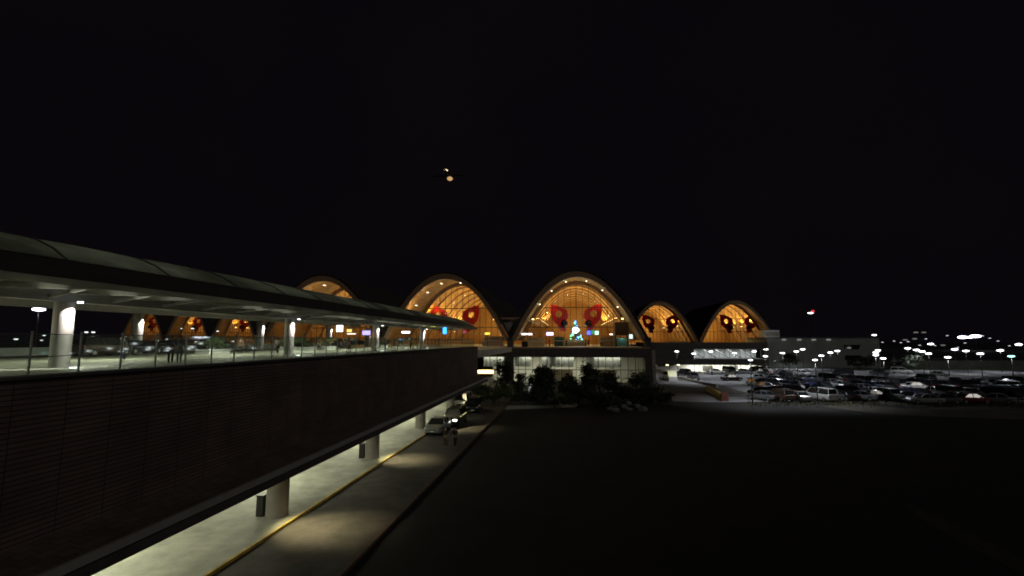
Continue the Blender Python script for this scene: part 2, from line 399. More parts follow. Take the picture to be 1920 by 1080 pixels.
# glass barrier along the kerb of the deck, one panel each
mp = None
ys = [12.5 + 1.9 * k for k in range(47)]
for k, y in enumerate(ys):
    if k == 0:
        t = thing('glass_barrier', (-20.7, y, DZ), 'first glass barrier panel from the left, cut by the picture edge', 'barrier', 'glass barrier panels along the driveway edge')
        MB().box(-0.03, 0.03, -0.03, 0.03, 0, 1.8).build('post', M_GREYP, t, world=False)
        MB().box(-0.025, 0.025, 0.03, 1.87, 1.67, 1.71).build('top_rail', M_POST, t, world=False)
        MB().box(-0.015, 0.015, 0.03, 1.87, 0.80, 0.83).build('middle_rail', M_POST, t, world=False)
        MB().box(-0.006, 0.006, 0.04, 1.86, 0.06, 1.66).build('pane', M_RAILG, t, world=False)
        mp = t
    else: dup(mp, (-20.7, y, DZ), 0, ordinal(k + 1) + ' glass barrier panel from the left on the driveway edge')

# ------------------------------------------------------------------ vaulted halls
def para(hw, zb, zt, n=28, u0=-1.0, u1=1.0):
    """parabolic arch points from left foot to right foot"""
    out = []
    for k in range(n + 1):
        u = u0 + (u1 - u0) * k / n
        # slightly pointed parabola
        z = zb + (zt - zb) * (1 - abs(u) ** 2.05)
        out.append((u * hw, z))
    return out
def arch_band(hw, zb, zt, th, n=28):
    o = para(hw, zb, zt, n); i_ = para(hw - th * 0.9, zb, zt - th * 1.15, n)
    return o, i_
def rib_mesh(X, Y0, Y1, hw, zb, zt, th, n=28):
    o, i_ = arch_band(hw, zb, zt, th, n); mb = MB(); rings = []
    for (a, b), (c, d) in zip(o, i_):
        rings.append([(X + a, Y0, b), (X + a, Y1, b), (X + c, Y1, d), (X + c, Y0, d)])
    mb.loft(rings); return mb
def shell(X, Y0, Y1, hw, zb, zt, th, n=28):
    return rib_mesh(X, Y0, Y1, hw, zb, zt, th, n)
def curve_z(u, zb, zt): return zb + (zt - zb) * (1 - abs(u) ** 2.05)

def hall(X, Y, hw, zb, zt, depth, label, near=True, power=1.0, setback=16.0, spots=True):
    t = thing('vaulted_hall', (X, Y, DZ), label, 'airport hall', 'arched timber halls of the terminal')
    shell(X, Y - 1.2, Y + depth, hw + 0.35, zb - 0.3, zt + 0.3, 0.25).build('roof', M_SHING, t)
    shell(X, Y - 0.2, Y + depth, hw + 0.05, zb - 0.3, zt, 0.18).build('ceiling', M_WOOD, t)
    rib_mesh(X, Y - 0.9, Y - 0.25, hw - 0.05, zb - 0.6, zt - 0.05, 1.15).build('arch_rib', M_RIB, t)
    nr = int((depth - setback) / 8)
    for k in range(nr + 1):
        y = Y + setback + 8 * k
        rib_mesh(X, y - 0.25, y + 0.25, hw - 0.12, zb - 0.4, zt - 0.2, 0.75 if k == 0 else 0.4).build('arch_rib', M_RIB, t)
    # glazed end wall
    yg = Y + setback + 0.35
    gw = MB()
    ih = hw - 0.9
    for k in range(-8, 9):
        u = k / 9.0; zt_ = curve_z(u, zb, zt) - 0.9
        gw.box(X + u * ih - 0.05, X + u * ih + 0.05, yg, yg + 0.16, DZ, zt_)
    for z in (12.2, 17.0):
        uu = (1 - (z - zb) / (zt - zb)) ** (1 / 2.05)
        gw.box(X - uu * ih + .3, X + uu * ih - .3, yg - 0.03, yg + 0.19, z - 0.09, z + 0.09)
    gwo = gw.build('glass_wall', M_DKSTEEL, t)
    pts = [(X + a * 0.955, z - 0.95) for a, z in para(hw, zb, zt, 24)]
    pn = MB(); pn.quad(*([(X - ih * .96, yg + 0.08, DZ)] + [(a, yg + 0.08, max(z, DZ + .01)) for a, z in pts] + [(X + ih * .96, yg + 0.08, DZ)]))
    pn.build('pane', M_GLASS, gwo)
    MB().box(X - hw + 0.6, X + hw - 0.6, Y + depth - 0.5, Y + depth - 0.2, DZ, zt - 1).build('back_wall', M_WOOD, t) if False else None
    o = para(hw - 0.2, zb, zt - 0.2, 24); bw = MB(); bw.prism([(X - hw + .2, DZ)] + [(X + a, z) for a, z in o] + [(X + hw - .2, DZ)], 'y', Y + depth - 0.6, Y + depth - 0.3); bw.build('back_wall', M_WOOD, t)
    MB().box(X - hw + 0.1, X + hw - 0.1, Y + 0.2, Y + depth - 1, DZ - 0.25, DZ + 0.005).build('hall_floor', M_DECK, t)
    # uplights along both springing lines
    zu = 14.9; uu = (1 - (zu - zb) / (zt - zb)) ** (1 / 2.05)
    nl = max(2, int((depth - setback) / 7)) if near else 4
    st = (depth - setback - 4) / nl
    for sgn in (-1, 1):
        led = MB(); led.box(X + sgn * (uu * hw - 1.6) - 0.25, X + sgn * (uu * hw - 1.6) + 0.25, Y + setback + 1, Y + depth - 1, 14.1, 14.35)
        led.build('cornice', M_RIB, t)
        for k in range(nl):
            y = Y + setback + 3 + st * k
            x = X + sgn * (uu * hw - 1.5)
            MB().box(x - 0.3, x + 0.3, y - 0.35, y + 0.35, 14.36, 14.5).build('uplight', M_WARM, t)
            s = light('SPOT', (x - sgn * 0.2, y, 14.7), (2100 if near else 1900) * power, (1, 0.70, 0.20), t, size=0.15, spot=125, blend=0.8)
            aim(s, (0, 0, 0), (-sgn * 0.25, 0, 1))
    # general hall light
    for k in range(2):
        y = Y + setback + (depth - setback) * (0.25 + 0.5 * k)
        light('AREA', (X, y, zt - 3.2), (1000 if near else 600) * power, (1, 0.88, 0.42), t, size=5, sizey=12)
        light('AREA', (X, y, DZ + 1.2), (1150 if near else (560 if X > 0 else 260)) * power, (1, 0.76, 0.36), t, size=9, sizey=12, rot=(math.pi, 0, 0))
    if near:
        for sgn in (-1, 1):
            x = X + sgn * (uu * hw - 1.35)
            MB().box(x - .2, x + .2, Y + 5, Y + 5.6, 13.6, 13.8).build('uplight', M_WARM, t)
            s = light('SPOT', (x, Y + 5.3, 13.9), 480, (1, 0.74, 0.36), t, size=0.1, spot=80, blend=0.8); aim(s, (0, 0, 0), (-sgn * .25, -.1, 1))
    if spots:
        for u, col, e in ((-0.62, (1, .8, .5), 160), (-0.42, (1, .85, .6), 90), (-0.18, (1, .9, .75), 60), (0.16, (1, .9, .75), 60), (0.42, (1, .85, .6), 90), (0.66, (1, .8, .5), 160)):
            z = curve_z(u, zb, zt) - 1.35; x = X + u * (hw - 0.9)
            MB().box(x - 0.15, x + 0.15, Y + 4.2, Y + 5.0, z - 0.02, z + 0.12).build('soffit_lamp', glow('soffit_spot', (1, 0.9, 0.62), 2.4), t)
            light('POINT', (x * 1.0 - u * 0.6, Y + 3.6, z - 0.5), e * 0.7, col, t, size=0.12)
    return t

Y1 = 102.5; SP = 28.5; XC = 1.5; HW = 14.25; ZB = 9.3; ZT = 23.7
hn = ['fourth arched timber hall from the left, cut off behind the canopy', 'tall arched timber hall half hidden by the canopy tip, amber ceiling glowing', 'largest arched timber hall in the middle, fully open to view with red bows inside']
for k in (0, 1, 2):
    hall(XC - SP * (2 - k), Y1, HW, ZB, ZT, 78, ['arched timber hall peeping above the canopy roof, left of the two big arches', hn[1], hn[2]][k], True, 1.0)
Y2 = 180.0
lab = ['small far arched hall behind the nearest back column of the driveway', 'small far arched hall just right of the leftmost lit back column', 'small far arched hall right of the two standing people', 'small far arched hall left of the second front column']
for k, px in enumerate((272, 355, 442, 529)):
    X = at(px, 600, y=Y2).x
    hall(X, Y2, 10.1, ZB, 23.5, 40, lab[k], False, 0.8, setback=6, spots=False)
for k, (px, l) in enumerate(((1238, 'small arched hall tucked behind the right leg of the largest arch'), (1380, 'rightmost arched timber hall beside the parking lot'))):
    X = at(px, 600, y=Y2).x
    hall(X, Y2, 13.2, 8.4, 23.3, 50, l, False, 1.7, setback=8, spots=False)

# V supports between halls, valley gutters, terminal base
for k, x in enumerate((XC - 1.5 * SP, XC - 0.5 * SP, XC + 0.5 * SP)):
    t = thing('arch_support', (x, Y1 - 0.5, 0), ['arch support post hidden low behind the driveway wall', 'dark arch support post where the two big arches meet', 'dark arch support post at the right foot of the largest arch'][k], 'column', 'arch support posts of the terminal')
    MB().prism([(x - 0.75, 0), (x + 0.75, 0), (x + 0.6, 9.6), (x - 0.6, 9.6)], 'y', Y1 - 1.1, Y1 + 0.2).build('post', M_CONCD, t)
    MB().box(x + 0.76 if k == 2 else x - 1.5, x + 1.6 if k == 2 else x - 0.76, Y1 + 0.6, Y1 + 1.4, 0.03, 7.0).build('pilaster', M_CONC, t)
    if k < 2:
        MB().prism([(x - 0.5, 10.1), (x + 0.5, 10.1), (x + 2.6, 13.4), (x - 2.6, 13.4)], 'y', Y1 + 0.6, Y1 + 0.9).build('infill_panel', M_CONC, t)
        MB().prism([(x - 2.9, 13.45), (x + 2.9, 13.45), (x + 3.3, 13.9), (x - 3.3, 13.9)], 'y', Y1 - 0.4, Y1 + 76).build('valley_gutter', M_RIB, t)
for k, x in enumerate((XC - 0.5 * SP, XC + 0.5 * SP)):
    light('POINT', (x - 3.2 if k else x - 3.4, Y1 + 1.5, 12.6), 90, (1, 0.75, 0.4), None, size=0.1) if False else None

base = thing('terminal_base', (-2, 104, 0), 'dark concrete lower storey of the terminal with lit white curtained windows', 'building')
X0 = XC - 0.5 * SP - 6.3; X1 = XC + 0.5 * SP + 0.3
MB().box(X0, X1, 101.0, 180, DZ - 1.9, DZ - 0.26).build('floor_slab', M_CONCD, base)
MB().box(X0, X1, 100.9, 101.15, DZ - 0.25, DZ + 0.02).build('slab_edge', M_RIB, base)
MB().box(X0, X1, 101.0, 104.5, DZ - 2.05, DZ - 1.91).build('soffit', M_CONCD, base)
MB().box(X0, X1, 104.5, 180, -0.1, 0.12).build('lobby_floor', M_PAVE, base)
MB().box(X0, X1, 118, 118.3, 0.12, DZ - 1.95).build('lobby_wall', M_WHITE, base)
MB().box(X1 - 0.3, X1, 104.5, 180, 0.12, DZ - 1.95).build('side_wall', M_CONC, base)
mm = MB()
x = X0
while x < X1 - 0.4:
    mm.box(x - 0.05, x + 0.05, 104.5, 104.65, 0.12, DZ - 1.95); x += 1.55
mm.box(X0, X1, 104.48, 104.68, 2.7, 2.82)
wf = mm.build('window_frame', M_DKSTEEL, base)
MB().quad((X0, 104.57, 0.12), (X1 - .3, 104.57, 0.12), (X1 - .3, 104.57, DZ - 1.95), (X0, 104.57, DZ - 1.95)).build('pane', M_GLASS, wf)
# curtains: pleated, one per pair of bays
M_CURT = mat('curtain', (0.75, 0.75, 0.68), 0.8)
for k, (xa, xb) in enumerate(((X0, -13.6), (-12.2, -8.6), (-6.2, 0.6), (3.2, 10.6))):
    cm = MB(); n = int((xb - xa) / 0.22); rings = []
    for j in range(n + 1):
        xx = xa + (xb - xa) * j / n; yy = 105.3 + 0.09 * math.sin(j * 1.4) + 0.05 * math.sin(j * .37)
        rings.append([(xx, yy, 3.3), (xx, yy, DZ - 2.0)])
    cm.loft(rings, closed=False, caps=False); cm.build('curtain', M_CURT, base)
for k, (xa, xb) in enumerate(((-5.6, 0.4), (2.6, 9.6))):
    MB().box(xa, xb, 106.2, 106.8, 0.12, 2.65).build('counter', mat('counter_beige', (0.62, 0.5, 0.36), 0.6, var=.1), base)
for xx in (-16, -8, 0, 8):
    light('AREA', (xx, 104.95, DZ - 2.1), 40, (0.98, 1, 0.84), base, size=6, sizey=0.5)
    light('AREA', (xx, 111, DZ - 2.1), 340 if xx < 8 else 170, (1, 0.96, 0.70), base, size=5, sizey=5)

# canopy sign strip and white awning at the deck's end
t = thing('light_box', (at(911, 697, y=98).x, 98, at(911, 697, y=98).z), 'glowing pale yellow light box at the corner below the driveway end', 'light box')
p = t.location
MB().box(p.x - 1.75, p.x + 1.75, 97.8, 98.3, p.z - 0.42, p.z + 0.42).build('housing', M_YEL, t)
MB().box(p.x - 1.65, p.x + 1.65, 97.74, 97.79, p.z - 0.32, p.z + 0.34).build('screen', glow('lightbox', (1, 0.86, 0.36), 1.5), t)
light('AREA', (p.x, 97.5, p.z), 60, (1, 0.75, 0.3), t, size=3, sizey=.6, rot=(math.pi / 2, 0, 0))
MB().box(p.x - 0.08, p.x + 0.08, 97.9, 98.1, 0, p.z - 0.43).build('post', M_DKSTEEL, t)
p = at(912, 713, y=94)
t = thing('white_awning', (p.x, 94, 0), 'small sloping white awning under the yellow light box', 'awning')
MB().prism([(p.x - 2.2, p.z - 0.5), (p.x + 1.0, p.z + 0.6), (p.x + 1.2, p.z + 0.7), (p.x + 1.2, p.z - 0.1), (p.x + 0.2, p.z - 0.5)], 'y', 93, 95).build('cover', M_WHITE, t)
MB().box(p.x - 2.0, p.x - 1.9, 93.2, 93.3, 0, p.z - 0.5).box(p.x + 0.9, p.x + 1.0, 93.2, 93.3, 0, p.z - 0.12).build('frame', M_DKSTEEL, t)

# ------------------------------------------------------------------ lower buildings on the right
def block(name, label, cat, x0, x1, y0, y1, z1, m):
    t = thing(name, ((x0 + x1) / 2, (y0 + y1) / 2, 0), label, cat)
    MB().box(x0, x1, y0, y1, 0, z1).build('wall', m, t)
    return t
YB = 146.0
xa = at(1222, 680, y=YB).x; xb = at(1302, 680, y=YB).x; xc = at(1438, 680, y=YB).x
t = thing('arrivals_building', ((xa + xc) / 2, 155, 0), 'low dark arrivals building with two bands of lit glass below the rightmost arched hall', 'building')
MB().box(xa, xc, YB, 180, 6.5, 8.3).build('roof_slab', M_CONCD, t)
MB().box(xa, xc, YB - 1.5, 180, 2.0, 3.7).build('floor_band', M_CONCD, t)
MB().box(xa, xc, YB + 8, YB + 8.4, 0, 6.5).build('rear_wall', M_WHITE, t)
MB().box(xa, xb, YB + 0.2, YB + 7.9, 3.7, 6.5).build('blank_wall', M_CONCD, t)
mm = MB()
for k in range(15):
    x = xb + (xc - xb) * k / 14; mm.box(x - 0.07, x + 0.07, YB + 0.1, YB + 0.3, 0, 2.0).box(x - 0.05, x + 0.05, YB + 0.1, YB + 0.3, 3.7, 6.5)
f = mm.build('window_frame', M_GREYP, t)
MB().quad((xb, YB + 0.2, 0), (xc, YB + 0.2, 0), (xc, YB + 0.2, 2.0), (xb, YB + 0.2, 2.0)).quad((xb, YB + 0.2, 3.7), (xc, YB + 0.2, 3.7), (xc, YB + 0.2, 6.5), (xb, YB + 0.2, 6.5)).build('pane', M_GLASS, f)
for k in range(4):
    x = xb + (xc - xb) * (k + 0.5) / 4
    light('AREA', (x, YB + 4, 6.3), 190, (0.9, 0.95, 1.0), t, size=4, sizey=3)
    light('AREA', (x, YB + 4, 1.95), 900, (0.98, 0.95, 0.8), t, size=4, sizey=5)
for k in range(5):   # slanting trusses inside upper band
    x = xb + 3 + (xc - xb - 6) * k / 4
    MB().bar((x, YB + 1, 3.9), (x - 2.6, YB + 5, 6.3), 0.2, 0.25).build('brace', M_GREYP, t)
MB().box(xb + 3, xb + 6, YB + 3, YB + 3.4, 0.05, 1.5).box(xb + 11, xb + 13, YB + 3, YB + 3.4, .05, 1.7).build('partition', M_CONCD, t)

xa2 = at(1441, 680, y=172).x; xb2 = at(1652, 680, y=172).x
t = thing('office_block', ((xa2 + xb2) / 2, 180, 0), 'plain grey flat roofed block behind the parking lot with four small wall lamps', 'building')
MB().box(xa2, xb2, 172, 192, 0, 9.7).build('wall', mat('office_render', (0.24, 0.26, 0.24), 0.85, var=.15, scale=.3), t)
MB().box(xa2 - .3, xb2 + .3, 171.7, 192.3, 9.72, 10.0).build('roof', M_CONCD, t)
for px in (1470, 1499, 1526, 1554):
    p = at(px, 637, y=171.4); MB().box(p.x - 0.6, p.x + 0.6, 171.3, 171.66, p.z - 0.14, p.z + 0.14).build('wall_lamp', M_LEDD, t)
for j, px in enumerate((1592, 1606)):
    for zz in (2.6, 6.0):
        p = at(px, 660, y=171.9); w = MB().box(p.x - 1.3, p.x + 1.3, 171.9, 171.99, zz, zz + 1.5).build('window', M_CGL, t)
p = at(1458, 626, y=168)
t = thing('rooftop_unit', (p.x, 176, 10), 'pale boxy plant room standing on the left end of the office block roof', 'plant room')
MB().box(p.x - 2.2, p.x + 2.6, 173, 178, 10.0, 12.4).build('casing', M_WHITE, t)
MB().box(p.x - 2.0, p.x + 2.4, 172.9, 172.99, 10.5, 11.9).build('louvre', M_GREYP, t)
light('SPOT', (p.x - 6, 166, 11.5), 240, (0.85, 0.85, 0.8), t, spot=50, size=0.3, rot=(R(90), 0, R(-35)))

# boundary wall and far trees at the right
pw = [at(px, 693, z=0) for px in (1655, 1780, 1900, 2050)]
t = thing('boundary_wall', (pw[1].x, pw[1].y, 0), 'long pale grey boundary wall behind the right half of the parking lot', 'wall')
mb = MB()
for a, b in zip(pw[:-1], pw[1:]): mb.bar((a.x, a.y, 1.35), (b.x, b.y, 1.35), 0.3, 2.7)
mb.build('panel', mat('wall_render', (0.14, 0.15, 0.12), .9, var=.35, scale=.25), t)
mb = MB()
for a, b in zip(pw[:-1], pw[1:]): mb.bar((a.x, a.y, 2.78), (b.x, b.y, 2.78), 0.42, 0.14)
mb.build('coping', M_CONCD, t)

# ------------------------------------------------------------------ vegetation
def leaf_cloud(mb, c, rx, ry, rz, n, size, seed):
    rnd = random.Random(seed); cl = []
    for k in range(9):
        a = rnd.uniform(0, 2 * math.pi); rr = rnd.uniform(0.15, 0.85); cl.append(Vector((c[0] + rx * rr * math.cos(a), c[1] + ry * rr * math.sin(a), c[2] + rz * rnd.uniform(-0.7, 0.9))))
    for k in range(n):
        q = rnd.choice(cl); p = q + Vector((rnd.gauss(0, rx * .24), rnd.gauss(0, ry * .24), rnd.gauss(0, rz * .24)))
        d = Vector((rnd.uniform(-1, 1), rnd.uniform(-1, 1), rnd.uniform(-0.8, 0.8))).normalized(); e = d.orthogonal().normalized()
        s = size * rnd.uniform(0.6, 1.3); p = Vector((p.x, p.y, max(p.z, 0.1)))
        mb.quad(p - d * s, p + e * s * 0.45, p + d * s, p - e * s * 0.45)
def tree(px, base_py, h, w, label, name='leafy_tree', cat='tree', n=500, m=None, group='trees and shrubs before the terminal', zb=0.0, size=0.22):
    p = at(px, base_py, z=zb)
    t = thing(name, (p.x, p.y, zb), label, cat, group)
    tk = MB(); tk.tube((p.x, p.y, zb), (p.x + 0.1, p.y, zb + h * 0.45), 0.11, 0.07)
    for k in range(5):
        a = k * 1.3; tk.tube((p.x + 0.1, p.y, zb + h * 0.35), (p.x + w * 0.3 * math.cos(a), p.y + w * .3 * math.sin(a), zb + h * (0.6 + .06 * k)), 0.05, 0.02, n=5)
    tk.build('trunk', M_BARK, t)
    c = MB(); leaf_cloud(c, (p.x, p.y, zb + h * 0.6), w / 2, w / 2, h * 0.4, n, size, int(px * 7 + base_py)); c.build('crown', m or M_LEAF, t)
    return t
def palm(px, base_py, h, label, nf=13, fl=1.7, name='palm_tree'):
    p = at(px, base_py, z=0); rnd = random.Random(int(px))
    t = thing(name, (p.x, p.y, 0), label, 'palm tree', 'palms before the terminal')
    MB().tube((p.x, p.y, 0), (p.x + .15, p.y, h), 0.16, 0.1).build('trunk', M_BARK, t)
    mb = MB()
    for k in range(nf):
        a = 2 * math.pi * k / nf + rnd.uniform(-.2, .2); el = rnd.uniform(0.1, 1.0); prev = Vector((p.x + .15, p.y, h)); L = fl * rnd.uniform(.8, 1.1)
        for j in range(6):
            s = (j + 1) / 6; r = L * s; z = h + L * (el * s - 1.15 * s * s)
            q = Vector((p.x + .15 + r * math.cos(a), p.y + r * math.sin(a), z)); d = (q - prev)
            side = Vector((-math.sin(a), math.cos(a), 0)); w = 0.34 * (1 - abs(s - 0.45))
            for sg in (-1, 1):
                for q2 in range(2):
                    b = prev + d * (0.5 * q2); mb.quad(b, b + d * 0.3, b + d * 0.75 + side * sg * w - Vector((0, 0, w * .45)), b + d * 0.55 + side * sg * w - Vector((0, 0, w * .45)))
            prev = q
    mb.build('crown', M_LEAF, t)
tree(1024, 752, 4.6, 4.2, 'tall dark dense tree in the middle of the planting before the lit windows', n=2600)
tree(1108, 745, 5.0, 3.8, 'round dark bush right of the middle window post', n=2100)
tree(1140, 742, 3.7, 3.2, 'small dark tree before the beige counter window', n=1300)
tree(1062, 745, 3.3, 3.4, 'dark bushy tree hard against the middle window post', n=1500)
tree(1003, 748, 4.4, 2.6, 'slim dark tree behind the white globe lamp', n=1200)
tree(947, 745, 5.4, 2.8, 'leafy tree wrapped around the dark support post at left', n=1700)
tree(972, 742, 3.2, 2.6, 'low dark shrub right of the left support post', n=1100, name='shrub', cat='shrub')
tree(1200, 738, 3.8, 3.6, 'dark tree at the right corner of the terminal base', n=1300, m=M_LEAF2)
tree(1162, 752, 2.6, 4.5, 'wide dark shrub in front of the right hand shop window', n=1300, name='shrub', cat='shrub')
tree(1205, 756, 2.4, 5.0, 'wide dark shrub beside the lit road edge', n=1500, name='shrub', cat='shrub')
tree(1085, 758, 2.6, 5.0, 'broad low shrub at the foot of the middle window post', n=1500, name='shrub', cat='shrub')
tree(985, 760, 2.0, 5.0, 'broad low shrub left of the white globe lamp', n=1300, name='shrub', cat='shrub')
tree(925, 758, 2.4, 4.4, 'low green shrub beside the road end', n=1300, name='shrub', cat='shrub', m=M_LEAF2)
tree(1130, 764, 2.0, 5.0, 'low spreading shrub behind the pale rocks', n=1300, name='shrub', cat='shrub')
tree(1040, 764, 1.8, 5.0, 'low spreading shrub beside the garden path', n=700, name='shrub', cat='shrub')
tree(1238, 758, 1.6, 4.0, 'rightmost low shrub at the corner of the lit road', n=1100, name='shrub', cat='shrub')
tree(898, 752, 2.6, 3.4, 'dark shrub right of the parked white van', n=1100, name='shrub', cat='shrub')
palm(965, 750, 2.7, 'small palm between the left support post and the globe lamp')
palm(1006, 748, 2.9, 'small palm arching over the white globe lamp')
palm(1050, 748, 2.5, 'small palm right of the tall dense tree')
palm(1123, 750, 3.0, 'palm leaning over the beige counter window')
palm(1185, 748, 2.9, 'palm near the right corner of the terminal base')
palm(930, 745, 2.6, 'palm below the yellow light box')
# far trees beside the lot
for k, (px, l) in enumerate(((1610, 'far dark tree before the office block'), (1632, 'far dark tree at the right corner of the office block'), (1665, 'far tree just right of the office block'), (1690, 'far bushy tree behind the white parked van'), (1720, 'far tree at the left end of the boundary wall'), (1480, 'far tree before the left half of the office block'), (1255, 'dark tree left of the arrivals building windows'))):
    tree(px, 694, 3.4 + (k % 3) * 0.8, 5.0, l, n=500, group='far trees beyond the parking lot', size=0.4)
# verge plants along the lot's front edge
vg = MB()
rnd = random.Random(3)
for k in range(2600):
    px = rnd.uniform(1400, 1925); py = rnd.gauss(757, 4); p = at(px, py, z=0); s = rnd.uniform(0.06, 0.24)
    d = Vector((rnd.uniform(-.5, .5), rnd.uniform(-.5, .5), 1)).normalized() * s * 1.4; e = Vector((rnd.uniform(-1, 1), rnd.uniform(-1, 1), 0)).normalized() * s * .35
    vg.quad(p, p + e, p + e * .4 + d, p - e * .4 + d)
tag(vg.build('verge_grass', mat('verge_leaf', (0.10, 0.095, 0.035), .8, var=.5, scale=.3)), 'rough strip of long grass along the near edge of the parking lot', 'grass', kind='stuff')
# pale rocks
for k, (px, py) in enumerate(((1143, 768), (1155, 772), (1168, 766), (1180, 770), (1193, 764), (1205, 770), (1150, 763), (1178, 759))):
    p = at(px, py, z=0.0); bm = MB(); bm.sphere((p.x, p.y, 0.18), 0.42 + 0.12 * (k % 3), n=7, m=5, sz=0.6)
    bm.v = [(x + random.uniform(-.09, .09), y + random.uniform(-.09, .09), z + random.uniform(-.06, .06)) for x, y, z in bm.v]
    o = bm.build('garden_rock', mat('rock_grey', (.2, .2, .21), .9, var=.4)); tag(o, ['front left rock of the pale pile beside the path','front middle rock of the pale pile in the planting','back middle rock of the pale pile in the planting','central front rock of the pale pile in the planting','tall back rock of the pale pile nearest the lit road','rightmost front rock of the pale pile in the planting','back left rock of the pale pile in the planting','rearmost rock of the pale pile below the shrubs'][k], 'rock', 'pale rocks in the planting bed')

# ------------------------------------------------------------------ vehicles
PAINTS = {n: mat('paint_' + n, c, 0.28, metal=0.35, coat=0.6) for n, c in dict(silver=(.30, .31, .32), black=(.012, .012, .013), white=(.62, .62, .6), grey=(.12, .125, .13), blue=(.02, .035, .12), red=(.16, .015, .015), brown=(.07, .045, .03)).items()}
def make_car(kind, colour, label, group, loc, rz, lights=False, rear=False):
    m = PAINTS[colour]
    L, Wd, H, belt = {'sedan': (4.5, 1.76, 1.45, 0.92), 'suv': (4.7, 1.86, 1.78, 1.08), 'van': (4.9, 1.84, 1.98, 1.15)}[kind]
    t = thing('parked_car', loc, label, kind if kind != 'suv' else 'car', group, rz)
    if kind == 'sedan': t['category'] = 'car'
    hl, hw = L / 2, Wd / 2
    gc = 0.2
    if kind == 'sedan': st = [(-hl, .42, .78, .8), (-hl + .12, .25, .9, .93), (-hl + .9, gc, belt + .02, 1), (0, gc, belt, 1), (hl - 1.2, gc, belt - .02, 1), (hl - .35, .22, .78, .95), (hl - .05, .3, .66, .82), (hl, .36, .6, .74)]
    elif kind == 'suv': st = [(-hl, .45, 1.0, .86), (-hl + .1, .3, belt, .95), (-hl + .6, .28, belt + .02, 1), (0, .28, belt, 1), (hl - 1.1, .28, belt, 1), (hl - .3, .3, .98, .96), (hl - .04, .36, .88, .84), (hl, .42, .8, .78)]
    else: st = [(-hl, .4, belt, .9), (-hl + .08, .28, belt + .02, .97), (-hl + .6, .25, belt, 1), (0, .25, belt, 1), (hl - .8, .25, belt - .02, 1), (hl - .25, .28, .98, .95), (hl - .04, .34, .8, .85), (hl, .4, .7, .8)]
    rings = []
    for x, z0, z1, k in st:
        w = hw * k; dz = z1 - z0
        half = [(w * .86, z0), (w, z0 + dz * .22), (w * 1.0, z0 + dz * .62), (w * .97, z0 + dz * .88), (w * .86, z1)]
        rings.append([(x, y, z) for y, z in half] + [(x, -y, z) for y, z in reversed(half)])
    b = MB(); b.loft(rings)
    if kind == 'sedan': xb0, xb1, xt0, xt1 = -hl + .75, hl - 1.15, -hl + 1.45, hl - 1.95
    elif kind == 'suv': xb0, xb1, xt0, xt1 = -hl + .12, hl - 1.05, -hl + .42, hl - 1.75
    else: xb0, xb1, xt0, xt1 = -hl + .08, hl - .75, -hl + .22, hl - 1.5
    wb, wt = hw * .9, hw * .72
    zt = H - 0.05
    # pillars and roof in body colour
    for sg in (-1, 1):
        for (xa_, xb_) in ((xb0, xt0), (xb1, xt1), ((xb0 + xb1) / 2 - .05, (xt0 + xt1) / 2 - .05)):
            b.tube((xa_, sg * wb, belt - .04), (xb_, sg * wt, zt), 0.045, n=5)
    rr = []
    for x, k, dz in ((xt0 - .05, .9, -.02), (xt0 + .15, 1, .03), ((xt0 + xt1) / 2, 1.02, .06), (xt1 - .15, 1, .03), (xt1 + .05, .9, -.02)):
        w = wt * k + .03; rr.append([(x, w, zt - .03 + dz * .3), (x, w * .8, zt + dz), (x, -w * .8, zt + dz), (x, -w, zt - .03 + dz * .3), (x, 0, zt - .05)])
    b.loft(rr)
    body = b.build('body', m, t, world=False, smooth=False)
    gl = MB(); gl.loft([[(xb0, wb, belt - .05), (xb1, wb, belt - .05), (xb1, -wb, belt - .05), (xb0, -wb, belt - .05)], [(xt0, wt, zt - .01), (xt1, wt, zt - .01), (xt1, -wt, zt - .01), (xt0, -wt, zt - .01)]])
    gl.build('window', M_CGL, t, world=False)
    for sx in (-1, 1):
        for sg in (-1, 1):
            x = sx * (hl - .85); y = sg * (hw - .1)
            w = MB(); w.tube((x, y - .11, .33), (x, y + .11, .33), .33, n=18); wo_ = w.build('wheel', M_TYRE, t, world=False)
            yy = y + sg * .115; r = MB(); r.tube((x, yy - .01, .33), (x, yy + .01, .33), .2, n=12); r.build('rim', M_RIM, wo_, world=False)
    zh = {'sedan': .58, 'suv': .78, 'van': .72}[kind]
    for sg in (-1, 1):
        h = MB(); h.box(hl - .16, hl - .0, sg * hw * .62 - .17, sg * hw * .62 + .17, zh - .07, zh + .09); h.build('headlight', M_HLON if lights else M_HL, t, world=False)
        h = MB(); h.box(-hl - .01, -hl + .1, sg * hw * .66 - .14, sg * hw * .66 + .14, zh + .05, zh + .25); h.build('taillight', M_TLON if rear else M_TL, t, world=False)
    gr = MB(); gr.box(hl - .08, hl + .015, -hw * .35, hw * .35, zh - .14, zh + .04); gr.build('grille', M_DKSTEEL, t, world=False)
    gp = MB(); gp.box(hl, hl + .02, -.22, .22, .4, .51); gp.build('number_plate', M_WHITE, t, world=False)
    for sg in (-1, 1):
        mi = MB(); mi.box(xb1 - .35, xb1 - .2, sg * (hw + .02) - .09, sg * (hw + .02) + .09, belt, belt + .13); mi.build('mirror', m, t, world=False)
    return t
DOWN = -math.pi / 2   # facing the camera (towards -y)
p = at(810, 818, z=0.02); make_car('sedan', 'silver', 'silver saloon car parked nearest at the kerb under the driveway, nose towards the viewer', 'cars standing on the lower road', (p.x, p.y + 2.2, 0.02), DOWN, lights=False)
light('POINT', (p.x + 0.3, p.y - 2.2, 2.6), 25, (1, .97, .9), None, size=.1) if False else None
